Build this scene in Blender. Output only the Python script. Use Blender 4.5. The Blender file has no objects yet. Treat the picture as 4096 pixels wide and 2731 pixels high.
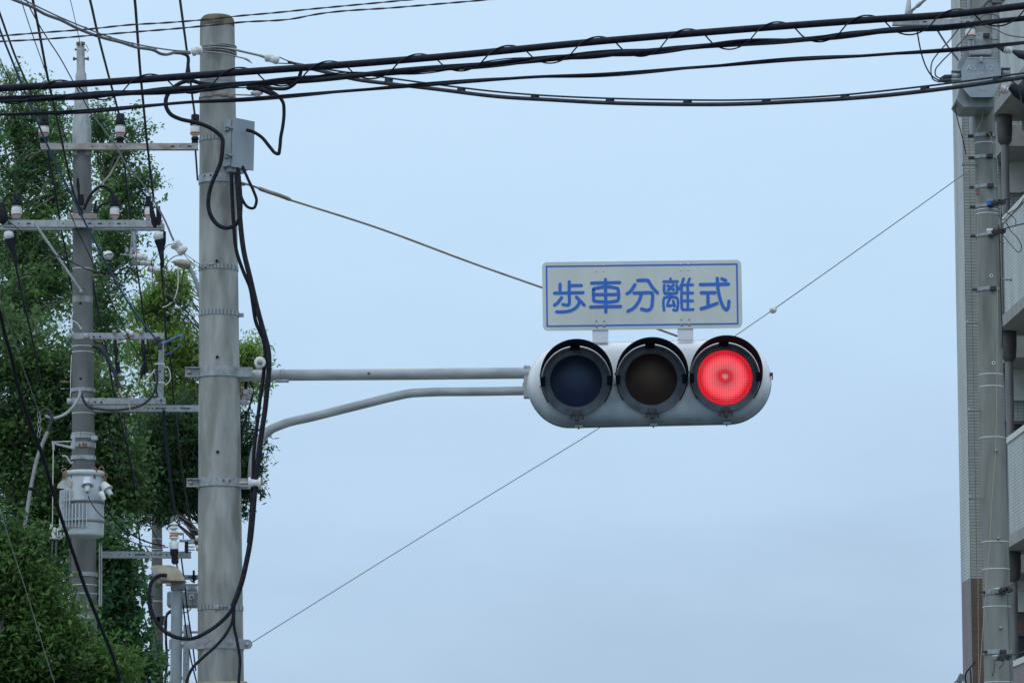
import bpy, math, random
import numpy as np
from mathutils import Vector, Matrix

C = bpy.data.collections.new("Place"); bpy.context.scene.collection.children.link(C)
sc = bpy.context.scene
R = math.radians

# ------------------------------------------------------------------ camera
CAM = Vector((0.0, 0.0, 1.7)); PITCH = R(9.0); FPX = 16000.0; W0, H0 = 4096.0, 2731.0
cam = bpy.data.cameras.new("camera"); cam.sensor_width = 36.0; cam.lens = FPX / W0 * 36.0
cam.clip_start = 0.1; cam.clip_end = 3000.0
co = bpy.data.objects.new("camera", cam); sc.collection.objects.link(co)
co.location = CAM; co.rotation_euler = (R(90) + PITCH, 0, 0); sc.camera = co

# ------------------------------------------------------------------ world (overcast) and sun
SUN_EL, SUN_AZ = R(52), R(215)      # azimuth measured clockwise from +Y: behind the camera, to the left
w = bpy.data.worlds.new("World"); sc.world = w; w.use_nodes = True
nt = w.node_tree; nt.nodes.clear()
out = nt.nodes.new('ShaderNodeOutputWorld'); bg = nt.nodes.new('ShaderNodeBackground')
bg.inputs['Strength'].default_value = 0.1
sky = nt.nodes.new('ShaderNodeTexSky'); sky.sky_type = 'NISHITA'; sky.sun_disc = False
sky.sun_elevation = SUN_EL; sky.sun_rotation = SUN_AZ
tc = nt.nodes.new('ShaderNodeTexCoord'); sep = nt.nodes.new('ShaderNodeSeparateXYZ')
nt.links.new(tc.outputs['Generated'], sep.inputs[0])
nz = nt.nodes.new('ShaderNodeTexNoise'); nz.inputs['Scale'].default_value = 7.0
nz.inputs['Detail'].default_value = 4.0; nz.inputs['Roughness'].default_value = 0.55
mp = nt.nodes.new('ShaderNodeMapping'); mp.inputs['Scale'].default_value = (1, 1, 3.2)
nt.links.new(tc.outputs['Generated'], mp.inputs[0]); nt.links.new(mp.outputs[0], nz.inputs['Vector'])
ma = nt.nodes.new('ShaderNodeMath'); ma.operation = 'MULTIPLY_ADD'
nt.links.new(nz.outputs['Fac'], ma.inputs[0]); ma.inputs[1].default_value = 0.13
nt.links.new(sep.outputs['Z'], ma.inputs[2])
rp = nt.nodes.new('ShaderNodeValToRGB'); el = rp.color_ramp.elements
el[0].position = 0.0; el[0].color = (0.30, 0.44, 0.62, 1)
el[1].position = 1.0; el[1].color = (0.80, 0.90, 1.0, 1)
for pos, c in [(0.130, (0.395, 0.535, 0.715)), (0.190, (0.475, 0.648, 0.850)), (0.245, (0.530, 0.723, 0.925)),
               (0.42, (0.62, 0.80, 1.0)), (0.7, (0.74, 0.88, 1.0))]:
    e = el.new(pos); e.color = (*c, 1)
nt.links.new(ma.outputs[0], rp.inputs[0])
sc1 = nt.nodes.new('ShaderNodeVectorMath'); sc1.operation = 'SCALE'; sc1.inputs['Scale'].default_value = 10.7
nt.links.new(rp.outputs[0], sc1.inputs[0])
# the cloud layer gets brighter toward the zenith
mr = nt.nodes.new('ShaderNodeMapRange'); mr.inputs['From Min'].default_value = 0.28; mr.inputs['From Max'].default_value = 0.95
mr.inputs['To Min'].default_value = 1.0; mr.inputs['To Max'].default_value = 1.6
nt.links.new(sep.outputs['Z'], mr.inputs['Value'])
sc2 = nt.nodes.new('ShaderNodeVectorMath'); sc2.operation = 'SCALE'
nt.links.new(sc1.outputs[0], sc2.inputs[0]); nt.links.new(mr.outputs[0], sc2.inputs['Scale'])
mx = nt.nodes.new('ShaderNodeMix'); mx.data_type = 'RGBA'; mx.inputs['Factor'].default_value = 0.08
nt.links.new(sc2.outputs[0], mx.inputs[6]); nt.links.new(sky.outputs[0], mx.inputs[7])
nt.links.new(mx.outputs[2], bg.inputs['Color']); nt.links.new(bg.outputs[0], out.inputs[0])

sl = bpy.data.lights.new("sun", 'SUN'); sl.energy = 0.5; sl.angle = R(14); sl.color = (1, 0.95, 0.88)
so = bpy.data.objects.new("sun", sl); sc.collection.objects.link(so)
sd = Vector((math.sin(SUN_AZ) * math.cos(SUN_EL), math.cos(SUN_AZ) * math.cos(SUN_EL), math.sin(SUN_EL)))
so.rotation_euler = (-sd).to_track_quat('-Z', 'Y').to_euler()
sc.view_settings.view_transform = 'Standard'; sc.view_settings.look = 'None'
sc.view_settings.exposure = 0.0; sc.view_settings.gamma = 1.0; sc.view_settings.use_curve_mapping = False

# ------------------------------------------------------------------ helpers
def P(x, y, Y):
    """point of the place seen at photograph pixel (x, y), Y metres in front of the camera"""
    a = (x - W0 / 2) / FPX; b = (H0 / 2 - y) / FPX
    d = Vector((a, math.cos(PITCH) - b * math.sin(PITCH), math.sin(PITCH) + b * math.cos(PITCH)))
    return CAM + d * (Y / d.y)
def S(Y): return Y / FPX * 1.008          # metres per photograph pixel at distance Y

WL = {}
SPLIT = {'clasp', 'hook', 'clamp_bolt', 'bracket_bolt', 'strap_bolt', 'screw', 'step_bolt', 'steel_tie', 'white_knob', 'knob', 'clip', 'clamp_block', 'bar', 'slot', 'wire_end', 'strand_end', 'top_clamp', 'bracket_arm'}
class MB:
    def __init__(s): s.v = []; s.f = []; s.sm = []; s.uv = {}
    def add(s, vs, fs, smooth=False):
        n = len(s.v); s.v += [tuple(p) for p in vs]
        for f in fs: s.f.append(tuple(i + n for i in f)); s.sm.append(smooth)
        return s
    def quad(s, a, b, c, d, uv=None):
        if uv: s.uv[len(s.f)] = uv
        return s.add([a, b, c, d], [(0, 1, 2, 3)])
    def frame(s, o, ax, ay, az):          # box from corner o spanned by three vectors
        o, ax, ay, az = map(Vector, (o, ax, ay, az))
        vs = [o + ax * i + ay * j + az * k for k in (0, 1) for j in (0, 1) for i in (0, 1)]
        fs = [(0, 2, 3, 1), (4, 5, 7, 6), (0, 1, 5, 4), (2, 6, 7, 3), (0, 4, 6, 2), (1, 3, 7, 5)]
        if ax.cross(ay).dot(az) < 0: fs = [f[::-1] for f in fs]
        return s.add(vs, fs)
    def box(s, c, sx, sy, sz, rot=None, bev=0.0):
        m = rot or Matrix.Identity(3); c = Vector(c)
        if bev <= 0:
            return s.frame(c - m @ Vector((sx, sy, sz)) / 2, m @ Vector((sx, 0, 0)), m @ Vector((0, sy, 0)), m @ Vector((0, 0, sz)))
        hx, hy, hz = sx / 2, sy / 2, sz / 2; b = min(bev, hx * .9, hy * .9, hz * .9)
        def ring(z, ins):
            x, y = hx - ins, hy - ins; q = b
            pts = [(x - q, -y), (x, -y + q), (x, y - q), (x - q, y), (-x + q, y), (-x, y - q), (-x, -y + q), (-x + q, -y)]
            return [c + m @ Vector((p[0], p[1], z)) for p in pts]
        rs = [ring(-hz, b * .7), ring(-hz + b, 0), ring(hz - b, 0), ring(hz, b * .7)]
        vs = [p for r in rs for p in r]; fs = []
        for k in range(3):
            for i in range(8): j = (i + 1) % 8; fs.append((k * 8 + i, k * 8 + j, (k + 1) * 8 + j, (k + 1) * 8 + i))
        fs += [tuple(range(7, -1, -1)), tuple(range(24, 32))]
        return s.add(vs, fs)
    def tube(s, pts, rad, n=8, caps=True, smooth=True):
        pts = [Vector(p) for p in pts]; m = len(pts)
        if not hasattr(rad, '__len__'): rad = [rad] * m
        t0 = (pts[1] - pts[0]).normalized(); up = Vector((0, 0, 1)) if abs(t0.z) < .9 else Vector((0, 1, 0))
        u = t0.cross(up).normalized(); vs = []
        for i in range(m):
            t = (pts[min(i + 1, m - 1)] - pts[max(i - 1, 0)])
            t = t.normalized() if t.length > 1e-9 else t0
            u = (u - t * u.dot(t)).normalized(); v = t.cross(u); t0 = t
            for k in range(n):
                a = 2 * math.pi * k / n; vs.append(pts[i] + (u * math.cos(a) + v * math.sin(a)) * rad[i])
        fs = [(i * n + k, i * n + (k + 1) % n, (i + 1) * n + (k + 1) % n, (i + 1) * n + k) for i in range(m - 1) for k in range(n)]
        s.add(vs, fs, smooth)
        if caps: 
            s.add([vs[k] for k in range(n)], [tuple(range(n - 1, -1, -1))]); s.add([vs[(m - 1) * n + k] for k in range(n)], [tuple(range(n))])
        return s
    def lathe(s, a, axis, prof, n=24, smooth=True, start=0, sweep=2 * math.pi):
        """prof: (distance along axis, radius); sharp rings by repeating a point"""
        a = Vector(a); t = Vector(axis).normalized(); up = Vector((0, 0, 1)) if abs(t.z) < .9 else Vector((0, 1, 0))
        u = t.cross(up).normalized(); v = t.cross(u)
        full = sweep > 6.28; m = n if full else n + 1; vs = []
        for (d, r) in prof:
            for k in range(m):
                g = start + sweep * k / n; vs.append(a + t * d + (u * math.cos(g) + v * math.sin(g)) * max(r, 1e-5))
        fs = []
        for i in range(len(prof) - 1):
            if prof[i] == prof[i + 1]: continue
            for k in range(n): j = (k + 1) % m; fs.append((i * m + k, i * m + j, (i + 1) * m + j, (i + 1) * m + k))
        s.add(vs, fs, smooth); return s
    def prism(s, poly, o, ax, ay, az, d0, d1):
        """2D outline poly in plane (ax, ay) through o, thick from d0 to d1 along az"""
        o = Vector(o); n = len(poly)
        vs = [o + ax * p[0] + ay * p[1] + az * d for d in (d0, d1) for p in poly]
        fs = [tuple(range(n - 1, -1, -1)), tuple(range(n, 2 * n))] + [(i, (i + 1) % n, n + (i + 1) % n, n + i) for i in range(n)]
        return s.add(vs, fs)
    def sphere(s, c, r, n=12, sq=(1, 1, 1)):
        c = Vector(c); vs = []; fs = []; h = n // 2
        for i in range(h + 1):
            th = math.pi * i / h
            for k in range(n):
                ph = 2 * math.pi * k / n
                vs.append(c + Vector((r * sq[0] * math.sin(th) * math.cos(ph), r * sq[1] * math.sin(th) * math.sin(ph), r * sq[2] * math.cos(th))))
        for i in range(h):
            for k in range(n): j = (k + 1) % n; fs.append((i * n + k, (i + 1) * n + k, (i + 1) * n + j, i * n + j))
        return s.add(vs, fs, True)
    def parts(s):
        par = list(range(len(s.v)))
        def fi(i):
            while par[i] != i: par[i] = par[par[i]]; i = par[i]
            return i
        # weld coincident vertices so that a capped tube stays one piece
        seen = {}
        for i, p in enumerate(s.v):
            k = (round(p[0], 5), round(p[1], 5), round(p[2], 5))
            if k in seen: par[fi(i)] = fi(seen[k])
            else: seen[k] = i
        for f in s.f:
            for q in f[1:]: par[fi(q)] = fi(f[0])
        grp = {}
        for n_, f in enumerate(s.f): grp.setdefault(fi(f[0]), []).append(n_)
        res = []
        for fl in grp.values():
            mb = MB(); ids = {}
            for n_ in fl:
                for q in s.f[n_]:
                    if q not in ids: ids[q] = len(mb.v); mb.v.append(s.v[q])
                mb.f.append(tuple(ids[q] for q in s.f[n_])); mb.sm.append(s.sm[n_])
            res.append(mb)
        return res
    def build(s, name, mat, parent=None, origin=None, **tags):
        if parent and name in SPLIT:
            o = None
            for q in s.parts(): o = q._build(name, mat, parent, origin, **tags)
            return o
        return s._build(name, mat, parent, origin, **tags)
    def _build(s, name, mat, parent=None, origin=None, **tags):
        base = WL[parent.name] if parent else (Vector(origin) if origin is not None else Vector(s.v[0]))
        me = bpy.data.meshes.new(name)
        me.from_pydata([(p[0] - base[0], p[1] - base[1], p[2] - base[2]) for p in s.v], [], s.f)
        me.polygons.foreach_set('use_smooth', s.sm)
        if s.uv:
            uvl = me.uv_layers.new(name='UVMap')
            for fi, uv in s.uv.items():
                for li, q in zip(me.polygons[fi].loop_indices, uv): uvl.data[li].uv = q
        me.materials.append(mat); me.update()
        o = bpy.data.objects.new(name, me); C.objects.link(o)
        if parent: o.parent = parent
        else: o.location = base
        WL[o.name] = base
        for k, v in tags.items(): o[k] = v
        return o

def thing(name, label, cat, loc, group=None):
    o = bpy.data.objects.new(name, None); C.objects.link(o); o.location = loc; o.empty_display_size = .1
    WL[o.name] = Vector(loc); o['label'] = label; o['category'] = cat
    if group: o['group'] = group
    return o

def catmull(pts, k=6):
    """smooth curve through a list of tuples, tangents weighted by segment length so that uneven spacing does not overshoot"""
    p = [np.array(z, float) for z in pts]; n = len(p)
    h = [max(float(np.linalg.norm(p[i + 1] - p[i])), 1e-9) for i in range(n - 1)]
    sec = [(p[i + 1] - p[i]) / h[i] for i in range(n - 1)]
    m = [sec[0]] + [(sec[i] * h[i - 1] + sec[i - 1] * h[i]) / (h[i] + h[i - 1]) for i in range(1, n - 1)] + [sec[-1]]
    res = []
    for i in range(n - 1):
        for j in range(k):
            t = j / k; t2 = t * t; t3 = t2 * t
            res.append((2 * t3 - 3 * t2 + 1) * p[i] + (t3 - 2 * t2 + t) * h[i] * m[i] + (-2 * t3 + 3 * t2) * p[i + 1] + (t3 - t2) * h[i] * m[i + 1])
    res.append(p[-1]); return res

def path(pts, Y0, Y1=None, k=5):
    """pixel trace -> points of the place; distance runs evenly from Y0 to Y1 (or third value per point)"""
    Y1 = Y0 if Y1 is None else Y1; n = len(pts)
    L = [0]
    for i in range(1, n): L.append(L[-1] + math.hypot(pts[i][0] - pts[i - 1][0], pts[i][1] - pts[i - 1][1]))
    q = []
    for i, p in enumerate(pts):
        Y = p[2] if len(p) > 2 else Y0 + (Y1 - Y0) * L[i] / max(L[-1], 1e-6)
        q.append((p[0], p[1], Y))
    return [P(*c) for c in catmull(q, k)]

# ------------------------------------------------------------------ materials
def nodes(m):
    m.use_nodes = True; t = m.node_tree; return t, t.nodes, t.links, t.nodes['Principled BSDF']
MATS = {}
def pm(name, c1, c2=None, scale=20, stretch=(1, 1, 1), rough=.6, metal=0, bump=0, spots=None, spec=.5, lo=.35, hi=.65):
    m = bpy.data.materials.new(name); t, N, L, b = nodes(m)
    b.inputs['Roughness'].default_value = rough; b.inputs['Metallic'].default_value = metal
    b.inputs['Specular IOR Level'].default_value = spec
    b.inputs['Base Color'].default_value = (*c1, 1)
    if c2 is not None or bump:
        g = N.new('ShaderNodeNewGeometry'); mpp = N.new('ShaderNodeMapping'); mpp.inputs['Scale'].default_value = stretch
        L.new(g.outputs['Position'], mpp.inputs[0])
        n = N.new('ShaderNodeTexNoise'); n.inputs['Scale'].default_value = scale; n.inputs['Detail'].default_value = 5
        L.new(mpp.outputs[0], n.inputs['Vector'])
        if c2 is not None:
            r = N.new('ShaderNodeValToRGB'); r.color_ramp.elements[0].position = lo; r.color_ramp.elements[1].position = hi
            r.color_ramp.elements[0].color = (*c1, 1); r.color_ramp.elements[1].color = (*c2, 1)
            L.new(n.outputs['Fac'], r.inputs[0]); col = r.outputs[0]
            if spots:      # (colour, scale, threshold, stretch)
                n2 = N.new('ShaderNodeTexNoise'); n2.inputs['Scale'].default_value = spots[1]; n2.inputs['Detail'].default_value = 6
                m2 = N.new('ShaderNodeMapping'); m2.inputs['Scale'].default_value = spots[3]; m2.inputs['Location'].default_value = (3.1, 1.7, .4)
                L.new(g.outputs['Position'], m2.inputs[0]); L.new(m2.outputs[0], n2.inputs['Vector'])
                r2 = N.new('ShaderNodeValToRGB'); r2.color_ramp.elements[0].position = spots[2]; r2.color_ramp.elements[1].position = min(1, spots[2] + .22)
                L.new(n2.outputs['Fac'], r2.inputs[0])
                mi = N.new('ShaderNodeMix'); mi.data_type = 'RGBA'; L.new(r2.outputs[0], mi.inputs[0])
                L.new(col, mi.inputs[6]); mi.inputs[7].default_value = (*spots[0], 1); col = mi.outputs[2]
            L.new(col, b.inputs['Base Color'])
        if bump:
            bn = N.new('ShaderNodeBump'); bn.inputs['Strength'].default_value = bump; bn.inputs['Distance'].default_value = .01
            L.new(n.outputs['Fac'], bn.inputs['Height']); L.new(bn.outputs[0], b.inputs['Normal'])
    MATS[name] = m; return m

M = MATS
pm('pole_concrete', (.24, .25, .24), (.39, .405, .395), 12, (1, 1, .25), .92, bump=.5, spots=((.16, .162, .145), 7, .50, (1.5, 1.5, .35)), spec=.12)
pm('moss_concrete', (.10, .10, .085), (.17, .155, .10), 22, (1, 1, 1), .95, bump=.4, spots=((.045, .045, .04), 20, .48, (1, 1, 1)), spec=.1)
pm('old_concrete', (.125, .135, .135), (.185, .195, .195), 7, (1, 1, .25), .9, bump=.1, spots=((.22, .22, .21), 4, .6, (1, 1, .4)), spec=.2)
pm('right_concrete', (.19, .20, .19), (.25, .265, .25), 9, (1, 1, .15), .9, bump=.2, spots=((.14, .15, .14), 5, .55, (1.6, 1.6, .3)), spec=.2)
pm('galvanised', (.25, .27, .295), (.38, .40, .42), 35, (1, 1, 1), .5, .35, spots=((.16, .165, .17), 20, .58, (1, 1, 1)))
pm('dull_zinc', (.30, .325, .34), (.42, .445, .46), 20, (1, 1, .3), .55, .2, spots=((.21, .22, .22), 14, .58, (1, 1, .5)))
pm('pipe_grey', (.28, .31, .32), (.39, .43, .45), 14, (.4, 1, 1), .6, .05, spots=((.22, .21, .18), 9, .62, (.5, 1, 1)))
pm('rusty_arm', (.27, .265, .25), (.43, .42, .40), 16, (.4, 1, 1), .7, .05, spots=((.25, .15, .08), 9, .50, (.6, 1, 1)))
pm('rust', (.15, .075, .03), (.24, .15, .08), 50, (1, 1, 1), .85)
pm('rod', (.20, .15, .11), (.26, .25, .23), 12, (1, 1, 1), .6, .3)
pm('box_grey', (.26, .30, .34), (.30, .345, .39), 10, (1, 1, .4), .5, .1)
pm('steel_tube', (.22, .25, .27), (.29, .33, .36), 18, (1, 1, .4), .5, .3, spots=((.5, .52, .54), 22, .67, (1, 1, .5)))
pm('rubber', (.010, .012, .018), (.022, .024, .034), 60, (1, 1, 1), .7, spec=.15)
pm('cable_black', (.006, .008, .016), (.014, .016, .028), 40, (1, 1, 1), .6, spec=.18)
pm('cable_purple', (.030, .018, .028), (.05, .03, .045), 40, (1, 1, 1), .6)
pm('cable_grey', (.10, .105, .12), (.15, .155, .17), 30, (1, 1, 1), .6)
pm('cable_slate', (.022, .029, .040), (.04, .05, .062), 30, (1, 1, 1), .6, spec=.2)
pm('cable_green', (.012, .028, .036), (.022, .042, .05), 30, (1, 1, 1), .6, spec=.2)
pm('cable_blue', (.02, .06, .16), (.04, .11, .27), 30, (1, 1, 1), .5)
pm('bright_blue', (.05, .16, .5), (.06, .19, .58), 30, (1, 1, 1), .5)
pm('cable_tan', (.33, .29, .2), (.38, .33, .24), 30, (1, 1, 1), .6)
pm('cable_white', (.6, .6, .56), (.7, .7, .66), 30, (1, 1, 1), .6)
pm('strand', (.20, .21, .22), (.30, .31, .32), 90, (1, 1, 1), .45, .5)
pm('porcelain', (.56, .58, .59), (.68, .70, .71), 40, (1, 1, .5), .3)
pm('red_band', (.42, .06, .03), (.5, .09, .05), 50, (1, 1, 1), .4)
pm('orange_band', (.6, .2, .06), (.7, .26, .09), 50, (1, 1, 1), .4)
pm('transformer_paint', (.45, .49, .53), (.55, .59, .63), 8, (1, 1, .35), .45, 0, spots=((.33, .35, .36), 12, .62, (1, 1, .25)))
pm('lamp_beige', (.34, .30, .22), (.46, .42, .32), 22, (1, 1, 1), .6, spots=((.26, .17, .08), 20, .6, (1, 1, 1)))
pm('lamp_brown', (.12, .09, .07), (.17, .13, .1), 22, (1, 1, 1), .6)
pm('visor_black', (.012, .015, .026), (.018, .022, .036), 18, (1, 1, 1), .8, spec=.04)
pm('latch_black', (.02, .02, .025), (.04, .04, .045), 30, (1, 1, 1), .6)
pm('sign_blue', (.040, .150, .56), (.046, .165, .60), 8, (1, 1, 1), .5, spec=.2)
pm('sign_white', (.55, .59, .57), (.61, .65, .63), 7, (1, 1, .4), .5, spec=.3)
pm('bracket_white', (.66, .68, .74), (.74, .76, .82), 12, (1, 1, .3), .45)
pm('pale_letter', (.46, .54, .60), (.5, .58, .64), 30, (1, 1, 1), .6)
pm('bolt_steel', (.30, .27, .22), (.38, .34, .27), 60, (1, 1, 1), .5, .4)
pm('dark_hole', (.01, .01, .01), None, rough=.9)
pm('bark', (.10, .08, .065), (.19, .165, .14), 12, (1, 1, .25), .95, bump=.4)
pm('pale_bark', (.20, .19, .17), (.34, .325, .30), 12, (1, 1, .25), .95, bump=.3)
pm('plaster_cap', (.55, .56, .54), (.62, .63, .60), 6, (1, 1, 1), .8, spec=.2)
pm('beige_slab', (.26, .265, .26), (.33, .335, .33), 6, (1, 1, 1), .85, spec=.2)
pm('soffit', (.28, .28, .27), (.33, .33, .32), 5, (1, 1, 1), .9, spec=.2)
pm('downpipe', (.13, .13, .135), (.18, .18, .185), 8, (1, 1, .3), .4)
pm('ring_grey', (.085, .10, .125), (.13, .155, .18), 16, (1, 1, 1), .7, spec=.15)
pm('pipe_collar', (.06, .06, .06), (.08, .08, .08), 8, (1, 1, 1), .6)
pm('window_glass', (.03, .04, .05), (.04, .05, .06), 3, (1, 1, 1), .08)
pm('window_frame', (.09, .09, .09), (.12, .12, .12), 8, (1, 1, 1), .4, .4)
pm('asphalt', (.045, .045, .047), (.065, .065, .067), 40, (1, 1, 1), .9, bump=.2)
pm('soil_grass', (.04, .06, .025), (.10, .10, .06), 3, (1, 1, 1), 1)
pm('kerb_stone', (.32, .31, .29), (.4, .39, .36), 8, (1, 1, 1), .9)
pm('road_paint', (.7, .7, .68), (.78, .78, .76), 30, (1, 1, 1), .7)

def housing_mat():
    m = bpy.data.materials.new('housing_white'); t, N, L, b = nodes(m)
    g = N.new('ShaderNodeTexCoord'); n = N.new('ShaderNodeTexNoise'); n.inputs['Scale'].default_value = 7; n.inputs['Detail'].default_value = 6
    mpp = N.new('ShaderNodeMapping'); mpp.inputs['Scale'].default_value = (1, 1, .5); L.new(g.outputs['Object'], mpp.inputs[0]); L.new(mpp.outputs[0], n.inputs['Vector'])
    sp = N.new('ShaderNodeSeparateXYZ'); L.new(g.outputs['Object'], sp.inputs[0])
    # shade painted into the colour of the lower casing, edge broken up by noise
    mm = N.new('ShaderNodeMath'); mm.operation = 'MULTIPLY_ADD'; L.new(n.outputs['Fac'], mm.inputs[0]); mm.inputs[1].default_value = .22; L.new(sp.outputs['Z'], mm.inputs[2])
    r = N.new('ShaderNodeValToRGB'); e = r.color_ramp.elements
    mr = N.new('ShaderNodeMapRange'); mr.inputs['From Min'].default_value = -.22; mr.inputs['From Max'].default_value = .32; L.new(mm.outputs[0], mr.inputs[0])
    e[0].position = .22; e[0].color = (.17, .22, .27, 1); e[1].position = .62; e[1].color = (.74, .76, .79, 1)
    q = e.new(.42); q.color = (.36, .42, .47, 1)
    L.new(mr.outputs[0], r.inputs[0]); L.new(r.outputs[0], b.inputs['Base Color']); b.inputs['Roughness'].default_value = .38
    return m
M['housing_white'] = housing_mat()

def lens_mat(name, base, emit, hot=None):
    m = bpy.data.materials.new(name); t, N, L, b = nodes(m)
    g = N.new('ShaderNodeTexCoord'); v = N.new('ShaderNodeTexVoronoi'); v.inputs['Scale'].default_value = 84; v.inputs['Randomness'].default_value = 0
    L.new(g.outputs['Object'], v.inputs['Vector'])
    bm_ = N.new('ShaderNodeBump'); bm_.inputs['Strength'].default_value = .35; bm_.inputs['Distance'].default_value = .003
    if emit: L.new(v.outputs['Distance'], bm_.inputs['Height']); L.new(bm_.outputs[0], b.inputs['Normal'])
    b.inputs['Base Color'].default_value = (*base, 1); b.inputs['Roughness'].default_value = .38; b.inputs['Specular IOR Level'].default_value = .25
    if hot:      # glow of the silvered reflector, painted into the middle of the unlit lens
        n_ = N.new('ShaderNodeTexNoise'); n_.inputs['Scale'].default_value = 8; L.new(g.outputs['Object'], n_.inputs['Vector'])
        mm = N.new('ShaderNodeMapping'); mm.inputs['Location'].default_value = (0, 0, -.015); L.new(g.outputs['Object'], mm.inputs[0])
        l_ = N.new('ShaderNodeVectorMath'); l_.operation = 'LENGTH'; L.new(mm.outputs[0], l_.inputs[0])
        a_ = N.new('ShaderNodeMath'); a_.operation = 'MULTIPLY_ADD'; L.new(n_.outputs['Fac'], a_.inputs[0]); a_.inputs[1].default_value = .05; L.new(l_.outputs['Value'], a_.inputs[2])
        r_ = N.new('ShaderNodeValToRGB'); r_.color_ramp.elements[0].position = .03; r_.color_ramp.elements[0].color = (*hot, 1); r_.color_ramp.elements[1].position = .115; r_.color_ramp.elements[1].color = (*base, 1)
        L.new(a_.outputs[0], r_.inputs[0]); L.new(r_.outputs[0], b.inputs['Base Color'])
    if emit:
        sp = N.new('ShaderNodeSeparateXYZ'); L.new(g.outputs['Object'], sp.inputs[0])
        cb = N.new('ShaderNodeCombineXYZ'); L.new(sp.outputs['X'], cb.inputs['X']); L.new(sp.outputs['Z'], cb.inputs['Z'])
        ln = N.new('ShaderNodeVectorMath'); ln.operation = 'LENGTH'; L.new(cb.outputs[0], ln.inputs[0])
        nn = N.new('ShaderNodeTexNoise'); nn.inputs['Scale'].default_value = 9; L.new(cb.outputs[0], nn.inputs['Vector'])
        md = N.new('ShaderNodeMath'); md.operation = 'MULTIPLY_ADD'; L.new(nn.outputs['Fac'], md.inputs[0]); md.inputs[1].default_value = .045; L.new(ln.outputs['Value'], md.inputs[2])
        mr = N.new('ShaderNodeMapRange'); mr.inputs['From Min'].default_value = .0225; mr.inputs['From Max'].default_value = .17; L.new(md.outputs[0], mr.inputs[0])
        r = N.new('ShaderNodeValToRGB'); e = r.color_ramp.elements
        e[0].position = 0; e[0].color = (1.0, .45, .42, 1); e[1].position = 1; e[1].color = (.85, .0, .012, 1)
        for p_, c in [(.07, (1, .30, .30)), (.13, (.97, .03, .05)), (.22, (.98, .05, .08)), (.34, (1, .15, .18)), (.62, (1, .11, .14)), (.86, (1, .025, .05))]:
            q = e.new(p_); q.color = (*c, 1)
        L.new(mr.outputs[0], r.inputs[0])
        dr = N.new('ShaderNodeMapRange'); dr.inputs['From Min'].default_value = .25; dr.inputs['From Max'].default_value = .75
        dr.inputs['To Min'].default_value = 1.12; dr.inputs['To Max'].default_value = .30
        L.new(v.outputs['Distance'], dr.inputs[0])
        L.new(r.outputs[0], b.inputs['Emission Color']); L.new(dr.outputs[0], b.inputs['Emission Strength'])
    return m
M['lens_red'] = lens_mat('lens_red', (.25, .01, .01), True)
M['lens_blue'] = lens_mat('lens_blue', (.005, .014, .045), False, (.018, .05, .11))
M['lens_amber'] = lens_mat('lens_amber', (.022, .010, .007), False, (.075, .042, .018))

def tile_mat(name, c1, c2, grout, bw=.095, rh=.048):
    m = bpy.data.materials.new(name); t, N, L, b = nodes(m)
    u = N.new('ShaderNodeUVMap'); br = N.new('ShaderNodeTexBrick'); br.offset = 0.0; br.squash = 1
    br.inputs['Scale'].default_value = 1; br.inputs['Brick Width'].default_value = bw; br.inputs['Row Height'].default_value = rh
    br.inputs['Mortar Size'].default_value = .0038; br.inputs['Mortar Smooth'].default_value = .1
    br.inputs['Color1'].default_value = (*c1, 1); br.inputs['Color2'].default_value = (*c2, 1); br.inputs['Mortar'].default_value = (*grout, 1)
    L.new(u.outputs[0], br.inputs['Vector']); gp = N.new('ShaderNodeNewGeometry'); mq = N.new('ShaderNodeMapping'); mq.inputs['Scale'].default_value = (2.2, 2.2, .35); L.new(gp.outputs['Position'], mq.inputs[0])
    nq = N.new('ShaderNodeTexNoise'); nq.inputs['Scale'].default_value = 1.6; nq.inputs['Detail'].default_value = 7; L.new(mq.outputs[0], nq.inputs['Vector'])
    rq = N.new('ShaderNodeMapRange'); rq.inputs['From Min'].default_value = .35; rq.inputs['From Max'].default_value = .65; rq.inputs['To Min'].default_value = .78; rq.inputs['To Max'].default_value = 1.05; L.new(nq.outputs['Fac'], rq.inputs[0])
    vq = N.new('ShaderNodeVectorMath'); vq.operation = 'SCALE'; L.new(br.outputs[0], vq.inputs[0]); L.new(rq.outputs[0], vq.inputs['Scale'])
    L.new(vq.outputs[0], b.inputs['Base Color']); b.inputs['Roughness'].default_value = .45
    bn = N.new('ShaderNodeBump'); bn.invert = True; bn.inputs['Strength'].default_value = .5; bn.inputs['Distance'].default_value = .004
    L.new(br.outputs['Fac'], bn.inputs['Height']); L.new(bn.outputs[0], b.inputs['Normal']); return m
M['pale_tile'] = tile_mat('pale_tile', (.42, .445, .42), (.48, .50, .475), (.12, .13, .125))
M['dull_tile'] = tile_mat('dull_tile', (.38, .41, .39), (.43, .46, .44), (.13, .14, .14))
M['brown_tile'] = tile_mat('brown_tile', (.15, .105, .09), (.19, .13, .11), (.10, .085, .075))

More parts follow.
